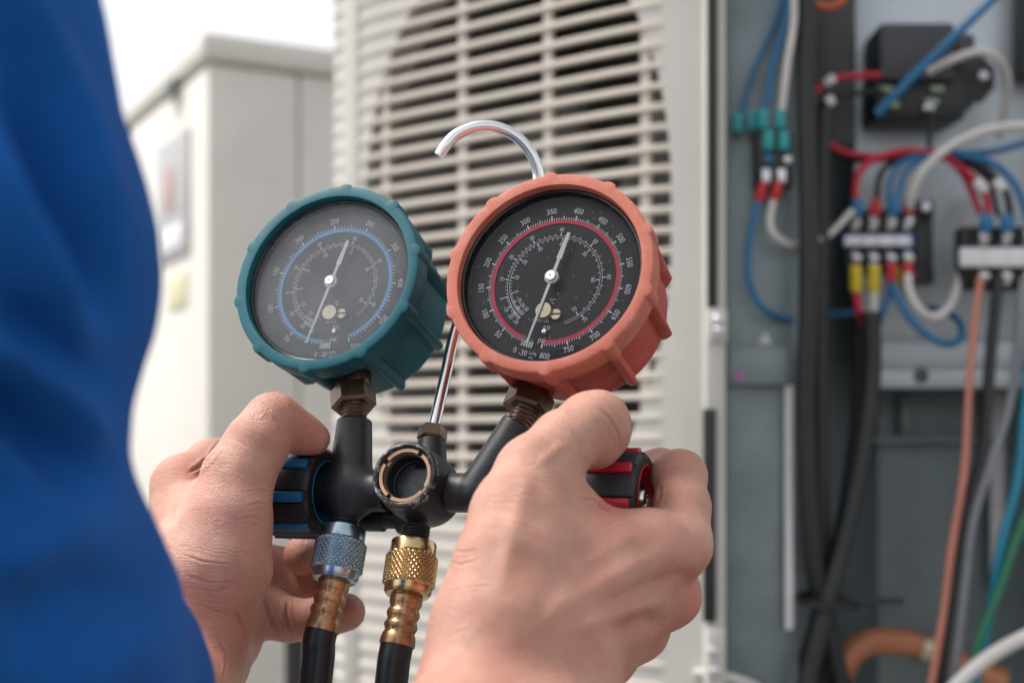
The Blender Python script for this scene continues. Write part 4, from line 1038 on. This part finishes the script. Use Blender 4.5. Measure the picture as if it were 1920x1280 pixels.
tipc = Q(590, 823, .606); nn = Vector((.50, .10, .86)).normalized()
nail = MB().lathe(tipc + nn * .0050 - Vector((.0012, 0, 0)), nn, [(.0046, -.0012), (.0047, .0002), (.0040, .0009), (.0025, .0014), (.0001, .0016)], 28).build('nail', mat('nail', (0.68, 0.44, 0.38), 0.3, var=.05), hl)
right = dict(h=0.0018, sub=2, kb=0.012,
  body=[
    # thumb side of the hand: metacarpal
    [(930, 1170, .490, 20), (950, 1060, .500, 18), (968, 965, .512, 15.5), (998, 885, .524, 12.8)],
    # back of the hand fanning to the knuckles
    [(985, 1180, .497, 19), (1120, 1085, .520, 15), (1215, 1040, .537, 13), (1272, 1022, .548, 12)],
    [(1000, 1210, .500, 19), (1130, 1140, .528, 15), (1255, 1118, .560, 11.5)],
    [(1010, 1240, .503, 19), (1120, 1195, .535, 15), (1197, 1180, .575, 11.5)],
    [(1020, 1260, .506, 19), (1090, 1240, .54, 14), (1140, 1232, .588, 11)],
    # muscle between thumb and index
    [(1020, 1020, .513, 13), (1110, 1020, .527, 11.5), (1215, 1015, .538, 10.5)],
    [(1012, 925, .526, 10.5), (1060, 950, .532, 9.6), (1105, 1006, .537, 9)],
    # wrist and forearm
    [(925, 1185, .492, 20), (905, 1275, .483, 20.5), (865, 1400, .455, 23), (830, 1500, .435, 26)],
    [(1010, 1215, .502, 20), (1050, 1290, .500, 20), (1000, 1420, .470, 24), (965, 1520, .445, 27)],
  ],
  fingers=[
    [(998, 885, .524, 12.8), (1055, 832, .535, 12.0), (1104, 797, .546, 11.8), (1122, 791, .548, 11.2), (1126, 810, .548, 10.4), (1116, 832, .546, 9.5)],
    [(1272, 1022, .548, 12), (1279, 950, .558, 10.4), (1274, 893, .572, 10.2), (1235, 885, .592, 9.2), (1185, 895, .604, 8.6), (1130, 910, .604, 7.6)],
    [(1255, 1118, .560, 11.5), (1258, 1040, .590, 10.2), (1240, 975, .612, 9.6), (1180, 960, .622, 9), (1120, 970, .612, 8)],
    [(1197, 1180, .575, 11.5), (1212, 1090, .608, 10), (1195, 1040, .626, 9.2), (1140, 1020, .622, 8.6), (1100, 1015, .606, 8)],
    [(1140, 1232, .588, 10.5), (1150, 1160, .612, 9), (1130, 1110, .622, 8), (1090, 1080, .612, 7.4)],
  ],
  creases=[
    ([(1118, 762), (1142, 785), (1158, 812), (1160, 838)], 2.6, .5),
    ([(1070, 800), (1085, 830), (1100, 850)], 2.0, .2), ([(1050, 815), (1068, 842), (1078, 868)], 2.0, .18),
    ([(1090, 893), (1108, 900), (1124, 898)], 2.4, .6), ([(1085, 912), (1105, 922), (1122, 920)], 2.4, .6), ([(1092, 932), (1112, 938), (1130, 948)], 2.6, .8), ([(1118, 925), (1124, 948), (1146, 962)], 3, 1.0),
    ([(1140, 985), (1165, 972), (1185, 966)], 2.0, .3),
    ([(835, 1050), (860, 1058), (900, 1050)], 2.2, .35), ([(838, 1030), (870, 1035), (905, 1028)], 2.0, .3), ([(828, 1110), (870, 1100), (930, 1096)], 2.0, .25),
    ([(1225, 952), (1235, 935), (1240, 910)], 2.4, .6),
    ([(1306, 1085), (1270, 1080), (1200, 1105), (1120, 1150)], 17, 1.8), ([(1248, 1178), (1210, 1160), (1140, 1190)], 15, 1.7),
    ([(1262, 1030), (1180, 1062), (1090, 1112), (1010, 1170)], 17, -.6), ([(1245, 1125), (1160, 1145), (1060, 1190)], 13, -.7),
    ([(1000, 872), (975, 940), (955, 1030), (935, 1120)], 15, -.6), ([(1060, 830), (1010, 868)], 9, -.4),
    ([(1130, 1030), (1080, 1075), (1040, 1140), (1005, 1200)], 12, -.3), ([(1200, 1000), (1150, 1022), (1085, 1070)], 11, -.25),
    ([(1020, 930), (1010, 1000), (1000, 1080)], 22, .4),
  ],
  bumps=[(1285, 1035, 40, .8), (1105, 790, 40, .4)],
  red=[(1300, 1060, 55, .75), (1140, 955, 35, .8), (1295, 1140, 45, .7), (1240, 1200, 45, .6), (1150, 830, 40, .35), (1260, 870, 40, .25), (960, 1250, 120, .3), (1120, 1000, 120, .18), (1150, 1180, 100, .45)],
  flow=[((930, 1200, .49), (998, 885, .524)), ((998, 885, .524), (1127, 792, .549)), ((985, 1180, .497), (1272, 1022, .548)), ((1272, 1022, .548), (1274, 893, .572)), ((1010, 1240, .503), (1197, 1180, .575)), ((905, 1420, .46), (940, 1200, .49))])
hr = skin_object('hand', right, person, M['skin'], 'hand seen from its back closed round the red-inlaid knob')

# ------------------------------------------------------------------ blue sleeve
def cloth_mat():
    m = mat('blue_cloth', (0.005, 0.085, 0.33), 0.85, var=0.12, vscale=30, spec=0.2)
    p = m.node_tree.nodes['Principled BSDF']; p.inputs['Sheen Weight'].default_value = 0.0
    n = m.node_tree.nodes; l = m.node_tree.links
    tc = n.new('ShaderNodeTexCoord'); w = n.new('ShaderNodeTexWave'); w.inputs['Scale'].default_value = 700; w.inputs['Distortion'].default_value = 0.5
    l.new(tc.outputs['Object'], w.inputs['Vector'])
    b = n.new('ShaderNodeBump'); b.inputs['Strength'].default_value = .3; b.inputs['Distance'].default_value = .0002
    l.new(w.outputs['Fac'], b.inputs['Height']); l.new(b.outputs[0], p.inputs['Normal'])
    return m
M['cloth'] = cloth_mat()
sleeve = dict(h=0.004, sub=1, kb=0.012, soft=True,
  body=[
    [(-585, -420, .31, 66), (-365, 100, .325, 66), (-240, 500, .33, 64), (-318, 860, .33, 58)],
    [(-270, 920, .33, 60), (-90, 1200, .37, 58), (70, 1325, .43, 52), (180, 1460, .47, 44)],
  ],
  fingers=[[(-700, 1500, .28, 20), (-690, 1500, .28, 20)]],
  creases=[
    ([(-60, -160), (40, 10), (120, 150), (185, 290), (220, 430)], 38, -13),
    ([(30, 120), (95, 300), (165, 460), (200, 640)], 40, 13),
    ([(-60, 250), (20, 420), (120, 560), (180, 700)], 42, -8),
    ([(-60, 590), (40, 690), (140, 775), (215, 850)], 34, -12),
    ([(-60, 700), (60, 800), (150, 880), (220, 930)], 36, 10),
    ([(-60, 1060), (110, 1000), (270, 985)], 58, -9),
    ([(-20, 1210), (150, 1120), (310, 1100)], 52, 7),
    ([(40, 1330), (220, 1230), (340, 1190)], 48, -6),
  ],
  flow=[((-330, -420, .31), (-250, 860, .33))], red=[])
so = skin_object('sleeve', sleeve, person, M['cloth'], 'loose blue long sleeve with soft folds')
rebase(person, Q(200, 1900, .45))
